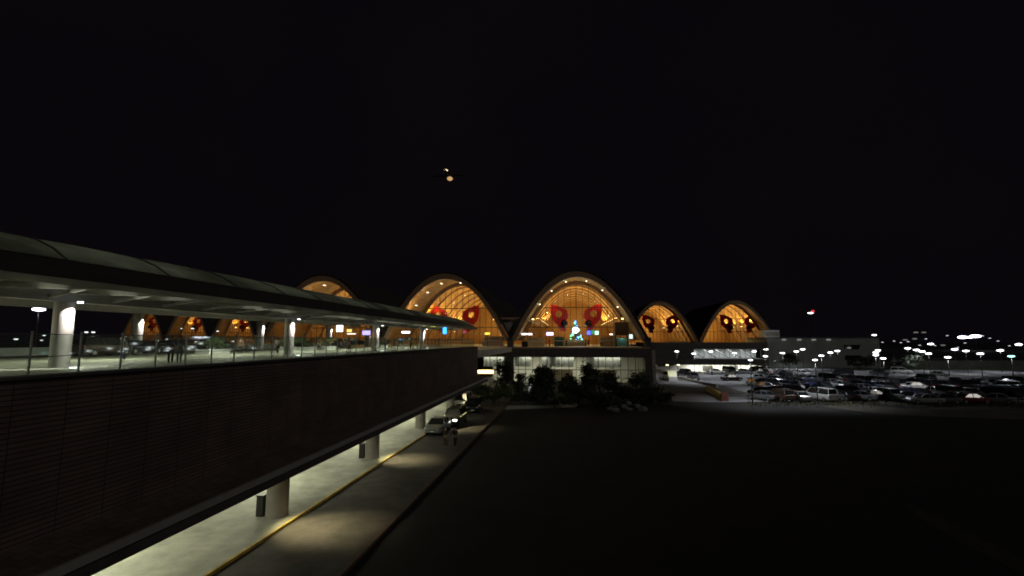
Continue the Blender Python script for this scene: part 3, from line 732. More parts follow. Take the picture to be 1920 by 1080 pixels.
p = at(842, 802, z=0.02); make_car('suv', 'black', 'black off-road car with bright headlights behind the silver saloon', 'cars standing on the lower road', (p.x + .1, p.y + 2.0, 0.02), DOWN, lights=True)
p = at(858, 770, z=0.02); make_car('van', 'white', 'white van parked behind the black off-road car on the lower road', 'cars standing on the lower road', (p.x, p.y + 3, 0.02), DOWN)
p = at(880, 778, z=0.02); make_car('suv', 'black', 'dark tall car beside the white van at the outer lane', 'cars standing on the lower road', (p.x, p.y + 3.0, 0.02), DOWN + .1)

protos = {}
def lot_car(px, py, kind, colour, rz, label, z=0.026, grp='cars parked in the lot', rear=False):
    p = at(px, py, z=z); key = (kind, colour, rear)
    if key not in protos:
        protos[key] = make_car(kind, colour, label, grp, (p.x, p.y, z), rz, rear=rear); o = protos[key]
    else:
        o = dup(protos[key], (p.x, p.y, z), rz, label)
    o['group'] = grp
    return o
lot = {
 'farthest row of the lot': [(1283, 704, 'suv', 'black'), (1342, 701, 'sedan', 'white'), (1368, 700, 'van', 'black'), (1395, 701, 'sedan', 'grey'), (1415, 699, 'suv', 'black'), (1432, 702, 'sedan', 'black'), (1466, 704, 'sedan', 'grey'), (1504, 704, 'sedan', 'white'), (1578, 708, 'van', 'black'), (1690, 701, 'suv', 'white'), (1760, 706, 'sedan', 'white'), (1650, 703, 'sedan', 'grey')],
 'second row of the lot': [(1300, 712, 'suv', 'grey'), (1372, 714, 'sedan', 'black'), (1420, 713, 'sedan', 'silver'), (1446, 711, 'sedan', 'silver'), (1476, 713, 'suv', 'black'), (1500, 714, 'sedan', 'grey'), (1522, 715, 'sedan', 'silver'), (1556, 714, 'suv', 'black'), (1584, 718, 'suv', 'black'), (1632, 717, 'sedan', 'black'), (1708, 722, 'sedan', 'black'), (1732, 716, 'suv', 'black'), (1905, 722, 'suv', 'black')],
 'middle row of the lot': [(1418, 724, 'sedan', 'silver'), (1446, 727, 'suv', 'black'), (1470, 726, 'sedan', 'blue'), (1496, 728, 'sedan', 'black'), (1522, 727, 'suv', 'blue'), (1546, 730, 'sedan', 'black'), (1580, 728, 'sedan', 'silver'), (1606, 726, 'sedan', 'black'), (1634, 729, 'sedan', 'blue'), (1690, 728, 'suv', 'black'), (1717, 731, 'sedan', 'white'), (1740, 729, 'suv', 'black'), (1772, 731, 'suv', 'black'), (1808, 732, 'van', 'black'), (1850, 738, 'sedan', 'black'), (1915, 738, 'sedan', 'black')],
 'fourth row of the lot': [(1455, 738, 'sedan', 'red'), (1482, 740, 'suv', 'black'), (1512, 738, 'sedan', 'black'), (1548, 742, 'sedan', 'brown'), (1580, 742, 'suv', 'black'), (1658, 739, 'sedan', 'grey'), (1700, 743, 'sedan', 'blue'), (1757, 741, 'sedan', 'silver'), (1788, 744, 'suv', 'black'), (1852, 745, 'suv', 'black'), (1885, 742, 'sedan', 'grey')],
 'row beside the grass verge': [(1430, 750, 'sedan', 'grey'), (1462, 751, 'suv', 'brown'), (1500, 751, 'sedan', 'silver'), (1538, 751, 'van', 'white'), (1586, 750, 'sedan', 'black'), (1672, 750, 'suv', 'grey'), (1734, 757, 'sedan', 'silver'), (1766, 756, 'sedan', 'grey'), (1822, 756, 'sedan', 'red'), (1866, 756, 'sedan', 'silver')]}
ex = {'second row of the lot': [(1452, 716, 'sedan', 'grey'), (1608, 716, 'sedan', 'grey'), (1660, 719, 'sedan', 'white'), (1790, 720, 'sedan', 'grey'), (1836, 722, 'sedan', 'white'), (1870, 724, 'sedan', 'blue')],
 'middle row of the lot': [(1432, 731, 'sedan', 'grey'), (1508, 733, 'sedan', 'silver'), (1560, 724, 'sedan', 'silver'), (1593, 734, 'sedan', 'grey'), (1620, 735, 'sedan', 'silver'), (1662, 730, 'sedan', 'black'), (1835, 730, 'sedan', 'grey'), (1880, 732, 'suv', 'grey')],
 'fourth row of the lot': [(1430, 741, 'sedan', 'black'), (1530, 744, 'sedan', 'silver'), (1615, 743, 'sedan', 'black'), (1640, 742, 'sedan', 'silver'), (1730, 745, 'sedan', 'black'), (1820, 744, 'sedan', 'grey'), (1910, 748, 'suv', 'black')],
 'row beside the grass verge': [(1480, 749, 'sedan', 'black'), (1560, 749, 'sedan', 'grey'), (1612, 750, 'sedan', 'silver'), (1640, 749, 'sedan', 'black'), (1700, 752, 'sedan', 'black'), (1798, 754, 'sedan', 'black')]}
for k_ in ex: lot[k_] += ex[k_]
CN = {'sedan': 'saloon car', 'suv': 'off-road car', 'van': 'van'}
rnd = random.Random(5)
for rn, cars in lot.items():
    seen = {}; tot = {}
    for c in cars: tot[c[2:]] = tot.get(c[2:], 0) + 1
    ordn = ONE
    for (px, py, k, col) in sorted(cars):
        i = seen.get((k, col), 0); seen[(k, col)] = i + 1
        lb = '%s %s %s' % (('the only' if tot[(k, col)] == 1 else ordn[i] + ' from the left'), col, CN[k]) if tot[(k, col)] > 1 else 'only %s %s' % (col, CN[k])
        u_ = rnd.random(); rz = rnd.choice((0, math.pi)) + rnd.uniform(-.2, .2) + (R(-40) if u_ < .3 else (R(-82) if u_ < .78 else 0))
        lot_car(px, py, k, col, rz, lb.replace('from the left ', '') + (' from the left' if tot[(k, col)] > 1 else '') + ' in the ' + rn, rear=(px == 1466))
lot_car(1247, 711, 'van', 'white', DOWN, 'white van driving alone on the lit road left of the parking lot', grp='moving vehicles')
# cars on the departure deck
for px, py, k, c, l in ((190, 668, 'suv', 'brown', 'brown off-road car on the upper driveway right of the nearest column'), (262, 664, 'sedan', 'black', 'dark saloon car on the upper driveway under the leftmost lit back column'), (405, 659, 'suv', 'black', 'dark off-road car on the upper driveway right of the two people'), (568, 653, 'sedan', 'black', 'dark saloon car on the upper driveway right of the second front column'), (640, 652, 'suv', 'grey', 'grey off-road car on the upper driveway before the purple sign')):
    lot_car(px, py, k, c, math.pi / 2, l, z=DZ + 0.005, grp='cars on the upper driveway')

ONE_ = ONE
# ------------------------------------------------------------------ lamps in the lot and beyond
def street_lamp(p, h, label, m=M_LED, group='lamps of the parking lot', head=0.55, power=0, rz=0.0, name='street_lamp'):
    t = thing(name, (p.x, p.y, 0), label, 'street lamp', group)
    MB().tube((p.x, p.y, 0), (p.x, p.y, h - 0.1), 0.08, 0.05, n=8).build('pole', M_DKSTEEL, t)
    a = MB(); a.bar((p.x - head * 1.2, p.y, h), (p.x + head * 1.2, p.y, h), 0.08, 0.07); a.build('arm', M_DKSTEEL, t)
    hb = MB(); hb.box(p.x - head, p.x + head, p.y - .2, p.y + .2, h - .02, h + .1).build('lamp_head', M_DKSTEEL, t)
    MB().sphere((p.x, p.y, h - 0.16), head, n=12, m=6, sz=0.34).build('lens', m, hb if False else t)
    if power: light('SPOT', (p.x, p.y, h - 0.65), power, (0.9, 0.94, 1.0), t, size=0.3, spot=140, blend=0.5, rot=(0, 0, 0))
    return t
lamps = [(1244, 648), (1269, 659), (1298, 655), (1301, 663), (1333, 659), (1368, 655), (1377, 662), (1414, 659), (1436, 655), (1435, 668), (1407, 675), (1474, 647), (1467, 662), (1493, 659), (1505, 655), (1528, 675), (1540, 667), (1557, 661), (1570, 658), (1573, 654), (1636, 645), (1638, 654), (1646, 657), (1642, 661), (1642, 666), (1656, 672), (1702, 653), (1718, 656), (1729, 659), (1741, 663), (1745, 645), (1777, 670), (1790, 655), (1811, 658), (1838, 663), (1875, 657), (1896, 668), (1910, 646)]
ORD = ['first', 'second', 'third', 'fourth', 'fifth', 'sixth', 'seventh', 'eighth', 'ninth', 'tenth', 'eleventh', 'twelfth', 'thirteenth', 'fourteenth', 'fifteenth', 'sixteenth', 'seventeenth', 'eighteenth', 'nineteenth', 'twentieth']
zones = [(1200, 1445, 'before the arrivals building'), (1445, 1600, 'before the office block'), (1600, 1690, 'in the tight cluster right of the office block'), (1690, 1760, 'in the slanting row over the boundary wall'), (1760, 1930, 'at the right edge of the parking lot')]
for za, zb_, zn in zones:
    ls = sorted([l for l in lamps if za <= l[0] < zb_])
    for i, (px, py) in enumerate(ls):
        h = 6.3 if py > 652 else 7.3
        p = at(px, py, z=h - 0.16)
        d = p.y
        hd = max(0.3, min(1.3, 3.7 * (p - EYE).length / F))
        street_lamp(p, h, '%s white lamp from the left %s' % (ORD[i], zn), M_LEDT if px == 1896 else M_LED, head=hd, power=(1250 if d < 190 else 0))
# tall flood light row, mast with beacon
for i, (px, py, w) in enumerate(((1805, 632, 2.4), (1818, 632, 1.6), (1829, 630, 2.6))):
    p = at(px, py, d=420)
    t = street_lamp(p, p.z, '%s flood light from the left in the bright bluish far row above the parking lot' % ORD[i], M_LEDB, 'far flood lights', head=w * 1.5)
for i, (px, py) in enumerate(((1639, 628), (1717, 623), (1732, 623), (1715, 635), (1697, 637), (1768, 647))):
    p = at(px, py, d=500)
    street_lamp(p, p.z, '%s dim far lamp from the left near the right hand horizon' % ORD[i] , M_LED if i == 0 else glow('far_dim', (.7, .65, .6), .18), 'dim lamps near the horizon', head=2.2)
rl = random.Random(11)
for i in range(16):
    px = 1655 + 17 * i + rl.uniform(-5, 5); py = rl.uniform(628, 652); p = at(px, py, d=480)
    street_lamp(p, p.z, '%s tiny far lamp from the left scattered over the boundary wall' % ONE_[i], glow('tiny_far', (.8, .8, .9), .5 + .4), 'tiny far lamps over the boundary wall', head=1.1)
p = at(1519, 587, d=420)
t = thing('beacon_mast', (p.x, p.y, 0), 'tall thin mast with a red beacon and a white lamp beyond the office block', 'mast')
mb = MB()
for a in (-.5, .5):
    for b in (-.5, .5): mb.tube((p.x + a * 1.6, p.y + b * 1.6, 0), (p.x + a * .4, p.y + b * .4, p.z + 3), 0.07, n=4)
for k in range(16):
    z = k * (p.z / 16); s = 1.6 - 1.2 * k / 16; mb.tube((p.x - s / 2, p.y - s / 2, z), (p.x + s / 2, p.y - s / 2, z + 2), 0.04, n=4)
mb.build('lattice', M_DKSTEEL, t)
MB().box(p.x - 2.3, p.x + 2.0, p.y - 1.2, p.y - .8, p.z - .5, p.z + .5).build('lamp', M_LED, t)
q = at(1524, 584, d=419); MB().sphere((q.x, q.y, q.z), 1.35, n=10, m=6).build('beacon', glow('beacon_red', (1, .03, .05), .8), t)
# yellow road lamps at the right of the base
for i, (px, py) in enumerate(((1227, 684), (1251, 684), (1272, 684))):
    p = at(px, py, y=118); street_lamp(p, p.z + .1, '%s low yellowish lamp from the left beside the terminal corner' % ORD[i], glow('low_yellow', (1, .9, .5), 4), 'low yellowish road lamps', head=.35, power=60)
p = at(1260, 690, y=112)
t = thing('ticket_booth', (p.x, p.y, 0), 'small glowing pale yellow booth beside the low road lamps', 'booth')
MB().box(p.x - .9, p.x + .9, p.y - .8, p.y + .8, 0, 1.0).build('wall', M_WHITE, t)
MB().box(p.x - .8, p.x + .8, p.y - .7, p.y + .7, 1.0, 2.3).build('window', glow('booth_glow', (.95, .95, .55), .5), t)
MB().box(p.x - 1.2, p.x + 1.2, p.y - 1.1, p.y + 1.1, 2.3, 2.5).build('roof', M_WHITE, t)

# left: far lamps seen under the canopy
left = [(30, 636, .5), (83, 629, .5), (78, 638, .6), (95, 652, .5), (104, 650, .7), (162, 623, .9), (175, 623, .5), (155, 633, .6), (192, 634, .8), (206, 636, .9), (228, 635, .6), (264, 634, .6), (295, 639, .9), (313, 636, .5), (300, 617, .0), (340, 616, .5), (361, 616, .8), (367, 641, .7), (366, 652, .6), (385, 632, .6), (408, 621, .7), (415, 637, .4), (437, 640, .8), (448, 656, .6), (538, 643, .5), (552, 651, .6)]
i = 0
for px, py, s in left:
    if s == 0: continue
    p = at(px, py, x=-58 - 40 * (i % 3) / 2)
    zz = p.z
    if zz < 4: continue
    street_lamp(p, p.z + .16, '%s small white lamp from the left seen through the glass barrier' % (ORD[i] if i < 20 else ['twenty first', 'twenty second', 'twenty third', 'twenty fourth', 'twenty fifth', 'twenty sixth'][i - 20]), glow('far_white', (.95, .97, 1), 1.8), 'small lamps beyond the upper driveway', head=max(.2, 2.6 * s * (p - EYE).length / F)); i += 1
p = at(73, 580, x=-62)
street_lamp(p, p.z + .16, 'bright bluish white street lamp left of the nearest column under the canopy', M_LEDB, 'bright street lamp', head=.62, power=400)

# ------------------------------------------------------------------ hanging decorations, trees, signs inside the halls
def bow(cx, cy, zc, s, label):
    t = thing('hanging_bow', (cx, cy, zc), label, 'bow decoration', 'giant red bows hung in the halls')
    for sg in (-1, 1):
        mb = MB(); rings = []
        out = [(2.2, 1.0), (3.2, 1.7), (5.2, 2.6), (6.6, 2.7), (6.7, 1.0), (6.3, -1.2), (5.4, -2.4), (4.0, -2.7), (2.9, -1.8), (2.0, -0.4)]
        inn = [(3.7, .5), (3.95, .85), (4.5, 1.1), (5.1, .9), (5.4, .35), (5.25, -.3), (4.85, -.65), (4.3, -.65), (3.85, -.3), (3.65, .1)]
        # ring between outline and the round hole, given thickness
        for a, b in zip(out, inn):
            mx_ = [(cx + sg * a[0] * s, cy - .25, zc + a[1] * s), (cx + sg * a[0] * s, cy + .25, zc + a[1] * s), (cx + sg * b[0] * s, cy + .2, zc + b[1] * s), (cx + sg * b[0] * s, cy - .2, zc + b[1] * s)]
            rings.append(mx_)
        rings.append(rings[0]); mb.loft(rings, caps=False); mb.build('loop', M_RED, t)
        tl = MB(); tl.loft([[(cx + sg * 2.0 * s, cy - .1, zc - .6 * s), (cx + sg * 1.0 * s, cy + .1, zc + .4 * s)], [(cx + sg * 5.0 * s, cy - .1, zc - 2.3 * s), (cx + sg * 2.6 * s, cy + .1, zc - 1.5 * s)], [(cx + sg * 4.0 * s, cy - .1, zc - 4.4 * s), (cx + sg * 2.6 * s, cy + .1, zc - 4.4 * s)]], closed=False, caps=False); tl.build('tail', M_RED, t)
        bb = MB(); bb.sphere((cx + sg * 3.1 * s, cy - .5, zc - 2.3 * s), 0.95 * s, n=14, m=8); bb.build('bauble', mat('bauble_dark', (.05, .02, .05), .25, metal=.6), t)
    MB().box(cx - .05, cx + .05, cy - .05, cy + .05, zc + 1.4 * s, zc + 6 * s).build('cable', M_DKSTEEL, t)
    return t
def xmas_tree(cx, cy, h, label, col):
    t = thing('christmas_tree', (cx, cy, DZ), label, 'christmas tree')
    mb = MB(); rnd = random.Random(int(cx * 10) + 5)
    for k in range(900):
        z = rnd.random() ** 1.3; r = (1 - z) * h * 0.27 * math.sqrt(rnd.random()) + .05; a = rnd.uniform(0, 6.28)
        p = Vector((cx + r * math.cos(a), cy + r * math.sin(a), DZ + .6 + z * (h - .6))); d = Vector((math.cos(a), math.sin(a), -.5)) * .3; e = Vector((-math.sin(a), math.cos(a), .2)) * .12
        mb.quad(p - e, p + d, p + e, p - d * .3)
    mb.build('crown', mat('fir', (.05, .22, .12), .7, var=.3), t)
    MB().tube((cx, cy, DZ), (cx, cy, DZ + h * .9), .12, .03).build('trunk', M_BARK, t)
    return t
yb = Y1 + 22
b = thing('x', (0, 0, 0), 'x', 'x'); bpy.data.objects.remove(b)
X2_ = at(1080, 590, y=yb).x
bow(X2_, yb, at(1080, 590, y=yb).z, 0.98, 'giant red bow with dark baubles hung in the largest arched hall')
X1_ = at(853, 592, y=yb).x
bow(X1_, yb, at(853, 592, y=yb).z, 0.98, 'giant red bow hung in the arched hall half hidden by the canopy tip')
for px, l in ((272, 'red bow in the leftmost far arched hall'), (355, 'red bow in the second far arched hall from the left'), (442, 'red bow in the third far arched hall from the left'), (1238, 'red bow in the arched hall behind the largest arch'), (1385, 'red bow in the rightmost arched hall')):
    p = at(px, 603, y=Y2 + 9); bow(p.x, Y2 + 9, p.z, 1.0, l)
pt = at(1080, 640, y=Y1 + 19)
tree_ = xmas_tree(pt.x, Y1 + 19, 6.6, 'tall green christmas tree with blue and green lights below the giant bow', None)
for k in range(46):
    a = random.uniform(0, 6.28); z = random.random(); r = (1 - z) * 6.6 * .28 + .05
    if math.sin(a) > 0.3: continue
    q = (pt.x + r * math.cos(a), Y1 + 19 + r * math.sin(a), DZ + .7 + z * 5.6)
    MB().sphere(q, .16, n=6, m=4).build('fairy_light', glow('fairy_' + ('blue', 'green')[k % 2], ((.1, .3, 1), (.1, 1, .4))[k % 2], 6), tree_)
light('POINT', (pt.x - .4, Y1 + 16.9, 12.6), 200, (.05, .35, 1), tree_, size=.2); light('POINT', (pt.x + .3, Y1 + 17, 13.6), 180, (.05, 1, .4), tree_, size=.2)
p = at(1079, 619, y=Y1 + 15.5)
t = thing('star_lamp', p, 'dazzling white round lamp before the christmas tree', 'lamp')
MB().sphere(p, .72, n=14, m=8).build('globe', glow('star_white', (1, .97, 1), 6), t); light('POINT', (p.x, p.y - 1.0, p.z), 160, (1, .95, 1), t, size=.5)
MB().tube((p.x, p.y, DZ), (p.x, p.y, p.z - .7), .06).build('stand', M_DKSTEEL, t)

# blue and green flood lamps, screens
def panel(px, py, w, h, y, m, label, cat, name, post=True):
    p = at(px, py, y=y); t = thing(name, (p.x, y, DZ), label, cat)
    MB().box(p.x - w / 2 - .08, p.x + w / 2 + .08, y, y + .18, p.z - h / 2 - .08, p.z + h / 2 + .08).build('frame', M_DKSTEEL, t)
    MB().box(p.x - w / 2, p.x + w / 2, y - .03, y - .004, p.z - h / 2, p.z + h / 2).build('screen', m, t)
    if post: MB().box(p.x - .06, p.x + .06, y + .02, y + .14, DZ, p.z - h / 2 - .08).build('post', M_DKSTEEL, t)
    return t
panel(1031, 626, 1.7, .75, Y1 + 15, glow('screen_lilac', (.75, .65, 1), 2.2), 'bright lilac screen left of the christmas tree', 'screen', 'display_screen')
panel(1104, 624, .8, 1.0, Y1 + 15, glow('screen_blue', (.05, .1, 1), 2.0), 'deep blue light panel right of the christmas tree', 'screen', 'display_screen')
panel(1112, 623, .9, 1.0, Y1 + 15.3, glow('screen_green', (.0, .45, .2), .6), 'green light panel between the blue and pale panels', 'screen', 'display_screen')
panel(1119, 624, .9, .9, Y1 + 15, glow('screen_mint', (.6, 1, .8), 1.5), 'pale mint light panel beside the green one', 'screen', 'display_screen')
panel(983, 626.5, 1.2, .4, Y1 + 14, glow('screen_pink', (1, .85, .85), 3), 'left small pinkish white panel at the left side of the largest hall', 'screen', 'display_screen')
panel(993.5, 626.5, 1.1, .4, Y1 + 14, M_WARM if False else glow('screen_pink2', (1, .85, .85), 3), 'right small pinkish white panel at the left side of the largest hall', 'screen', 'display_screen')
panel(1146, 627, .7, .25, Y1 + 14, glow('screen_cream', (1, .9, .7), 3), 'tiny cream panel right of the mint light panel', 'screen', 'display_screen')
panel(1183, 631, .8, 1.0, Y1 + 12, glow('screen_white', (.8, 1, .9), 1.2), 'small white panel right of the dark kiosk', 'screen', 'display_screen')
panel(914, 625.5, 1.2, .45, Y1 + 13, M_YLED, 'small yellow sign in the hall behind the canopy tip', 'sign', 'hall_sign')
# dark kiosk
p = at(1167, 640, y=Y1 + 10); t = thing('kiosk', (p.x, Y1 + 10, DZ), 'tall dark kiosk at the right side of the largest arched hall', 'kiosk')
MB().box(p.x - 1.6, p.x + 1.5, Y1 + 10, Y1 + 12, DZ + 2.6, DZ + 5.6).build('hood', mat('kiosk_brown', (.05, .03, .02), .6), t)
MB().box(p.x - 1.5, p.x - 1.3, Y1 + 10.2, Y1 + 11.8, DZ, DZ + 2.6).build('leg', M_DKSTEEL, t); MB().box(p.x + 1.2, p.x + 1.4, Y1 + 10.2, Y1 + 11.8, DZ, DZ + 2.6).build('leg', M_DKSTEEL, t)
MB().box(p.x - 1.2, p.x + 1.1, Y1 + 10.5, Y1 + 11.5, DZ, DZ + 1.9).build('counter', mat('kiosk_teal', (.12, .3, .28), .4), t)
light('POINT', (p.x, Y1 + 10.1, DZ + 2.2), 20, (.7, 1, .9), t)
p = at(984, 642, y=Y1 + 3); t = thing('litter_bin', (p.x, Y1 + 3, DZ), 'dark square bin at the left edge of the largest hall floor', 'bin')
MB().box(p.x - .65, p.x + .65, Y1 + 3, Y1 + 4, DZ, DZ + 1.1).build('body', M_DKSTEEL, t); MB().box(p.x - .7, p.x + .7, Y1 + 2.95, Y1 + 4.05, DZ + 1.12, DZ + 1.2).build('lid', M_DKSTEEL, t)
# counters and partitions at hall floor level
for k, (px, w, h, c, l) in enumerate(((1005, 4.0, 2.1, (.4, .33, .2), 'beige check-in desk left of the christmas tree'), (1078, 5.6, 1.6, (.42, .38, .2), 'yellowish planter screen at the foot of the christmas tree'), (1048, 2.4, 2.3, (.03, .1, .08), 'dark green booth left of the christmas tree'), (1140, 3.6, 2.4, (.38, .27, .13), 'tan check-in desk right of the christmas tree'), (925, 5, 2.4, (.35, .3, .26), 'pale desk in the hall behind the canopy tip'))):
    p = at(px, 640, y=Y1 + 13 + k * .6); t = thing('service_desk', (p.x, Y1 + 13, DZ), l, 'desk', 'desks on the hall floors')
    y = Y1 + 13 + k * .6
    m = mat('desk_%d' % k, c, .6, var=.3, scale=2)
    MB().box(p.x - w / 2, p.x + w / 2, y, y + .9, DZ + .006, DZ + h * .55).build('front_panel', m, t)
    MB().box(p.x - w / 2 - .1, p.x + w / 2 + .1, y - .1, y + 1.0, DZ + h * .55, DZ + h * .6).build('top', M_WHITE, t)
    MB().box(p.x - w / 2, p.x + w / 2, y + 1.3, y + 1.4, DZ + .006, DZ + h).build('back_panel', m, t)

# signs under the canopy
def hsign(px, py, w, h, x, m, label, name='hanging_sign'):
    p = at(px, py, x=x); t = thing(name, tuple(p), label, 'sign', 'lit signs under the canopy')
    MB().box(p.x - w / 2, p.x + w / 2, p.y, p.y + .12, p.z - h / 2, p.z + h / 2).build('frame', M_DKSTEEL, t)
    MB().box(p.x - w / 2 + .04, p.x + w / 2 - .04, p.y - .02, p.y - .004, p.z - h / 2 + .04, p.z + h / 2 - .04).build('face', m, t)
    MB().box(p.x - .03, p.x + .03, p.y + .03, p.y + .09, p.z + h / 2, min(p.z + h / 2 + 1.3, 12.6)).build('hanger', M_DKSTEEL, t)
hsign(637, 616, .95, .9, -30, glow('sign_white', (.95, .93, 1), 4), 'bright white square sign hanging under the canopy')
hsign(655, 620, .8, .5, -31, glow('sign_orange', (.9, .6, .05), 1.2), 'orange sign right of the white square sign')
hsign(659, 626, 1.4, .2, -31, glow('sign_cream', (1, .9, .7), 2), 'thin cream light strip below the orange sign')
hsign(687, 624, 1.15, .65, -26, glow('sign_purple', (.45, .38, 1), 1.5), 'purple sign left of the third front column')
hsign(761, 623, 1.3, .35, -24, glow('sign_white2', (1, .95, .95), 4), 'small white strip sign between the third and fourth front columns')
hsign(804, 611, 2.4, .4, -24.5, M_YLED, 'long yellow strip sign above the fourth front column')
hsign(820, 611.5, .9, .3, -24, M_YLED, 'short yellow strip sign right of the long yellow one')
hsign(834, 620, .8, 1.3, -23, glow('sign_blue', (.02, .35, 1), 2.5), 'bright blue sign near the canopy tip')
hsign(871, 622, .8, .7, -21.5, glow('sign_red', (.6, .02, .1), .5), 'dark red sign close to the canopy tip')

# planters on deck
for k, (px, l) in enumerate(((573, 'green planter shrub on the upper driveway right of the second front column'), (545, 'green planter shrub behind the second front column'), (612, 'green planter shrub left of the white square sign'), (715, 'low planter shrub right of the third front column'), (755, 'low planter shrub under the small white strip sign'), (400, 'green planter shrub right of the two standing people'))):
    p = at(px, 655, z=DZ); p = at(px, 652, x=-38)
    t = thing('planter', (p.x, p.y, DZ), l, 'planter', 'planters on the upper driveway')
    MB().box(p.x - .8, p.x + .8, p.y - 1.6, p.y + 1.6, DZ, DZ + .5).build('tub', M_WHITE, t)
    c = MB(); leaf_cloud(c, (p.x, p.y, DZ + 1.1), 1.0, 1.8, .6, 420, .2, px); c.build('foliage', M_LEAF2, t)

# low white wall at the far kerb of the deck
t = thing('low_parapet', (-51.8, 30, DZ), 'low pale parapet along the far side of the upper driveway', 'parapet')
MB().box(-51.9, -51.6, -25, 102, DZ, DZ + .75).build('wall', M_WHITE, t)

# ------------------------------------------------------------------ globe lamp in the planting, tan sign board, barriers
p = at(996, 741, z=0); t = thing('globe_lamp', (p.x, p.y, 0), 'white globe garden lamp on a pale stem among the dark shrubs', 'garden lamp')
MB().tube((p.x - .25, p.y, 0.5), (p.x, p.y, 1.75), .34, .30, n=12).build('stem', M_WHITE, t)
zt_ = at(998, 716, y=p.y).z
MB().sphere((p.x + .05, p.y, zt_), .5, n=14, m=8, sz=.85).build('globe', glow('globe_white', (1, 1, .98), 3), t)
light('POINT', (p.x - .1, p.y - .75, zt_ - .2), 50, (1, .98, .95), t, size=.2)
pts = [at(1252, 706, z=0), at(1300, 717, z=0), at(1345, 727, z=0)]
t = thing('road_barrier', tuple(pts[1]), 'long pale low barrier slanting across the lot entrance', 'barrier')
mb = MB()
for a, b in zip(pts[:-1], pts[1:]): mb.bar((a.x, a.y, .3), (b.x, b.y, .3), .4, .6)
mb.build('rail', M_CONC, t)
a, b = at(1326, 733, z=0), at(1359, 752, z=0)
t = thing('road_barrier', tuple(a), 'short yellow and brown barrier at the near corner of the lot entrance', 'barrier')
MB().bar((a.x, a.y, .45), (b.x, b.y, .45), .5, .9).build('rail', mat('barrier_yellow', (.5, .33, .08), .7, var=.4), t)
MB().box(b.x - .5, b.x + .5, b.y - .3, b.y + .3, 0, 1.2).build('end_post', mat('barrier_brown', (.16, .05, .03), .7), t)

# lit lilac-pale gate area: low kiosk lights
# ------------------------------------------------------------------ people
M_SKIN = mat('skin', (.32, .18, .12), .6); M_HAIR = mat('hair', (.012, .01, .01), .6)
def skin_mesh(name, joints, edges, m, parent, sub=1):
    me = bpy.data.meshes.new(name); me.from_pydata([j[0] for j in joints], edges, []); me.materials.append(m)
    o = bpy.data.objects.new(name, me); COL.objects.link(o); o.parent = parent
    md = o.modifiers.new('skin', 'SKIN'); md.use_smooth_shade = True
    sv = me.skin_vertices[0].data if me.skin_vertices else None
    if sv is None:
        bm = bmesh.new(); bm.from_mesh(me); bm.verts.layers.skin.verify(); bm.to_mesh(me); bm.free(); sv = me.skin_vertices[0].data
    for k, j in enumerate(joints): sv[k].radius = j[1]; sv[k].use_root = (k == 0)
    s = o.modifiers.new('sub', 'SUBSURF'); s.levels = sub; s.render_levels = sub
    return o
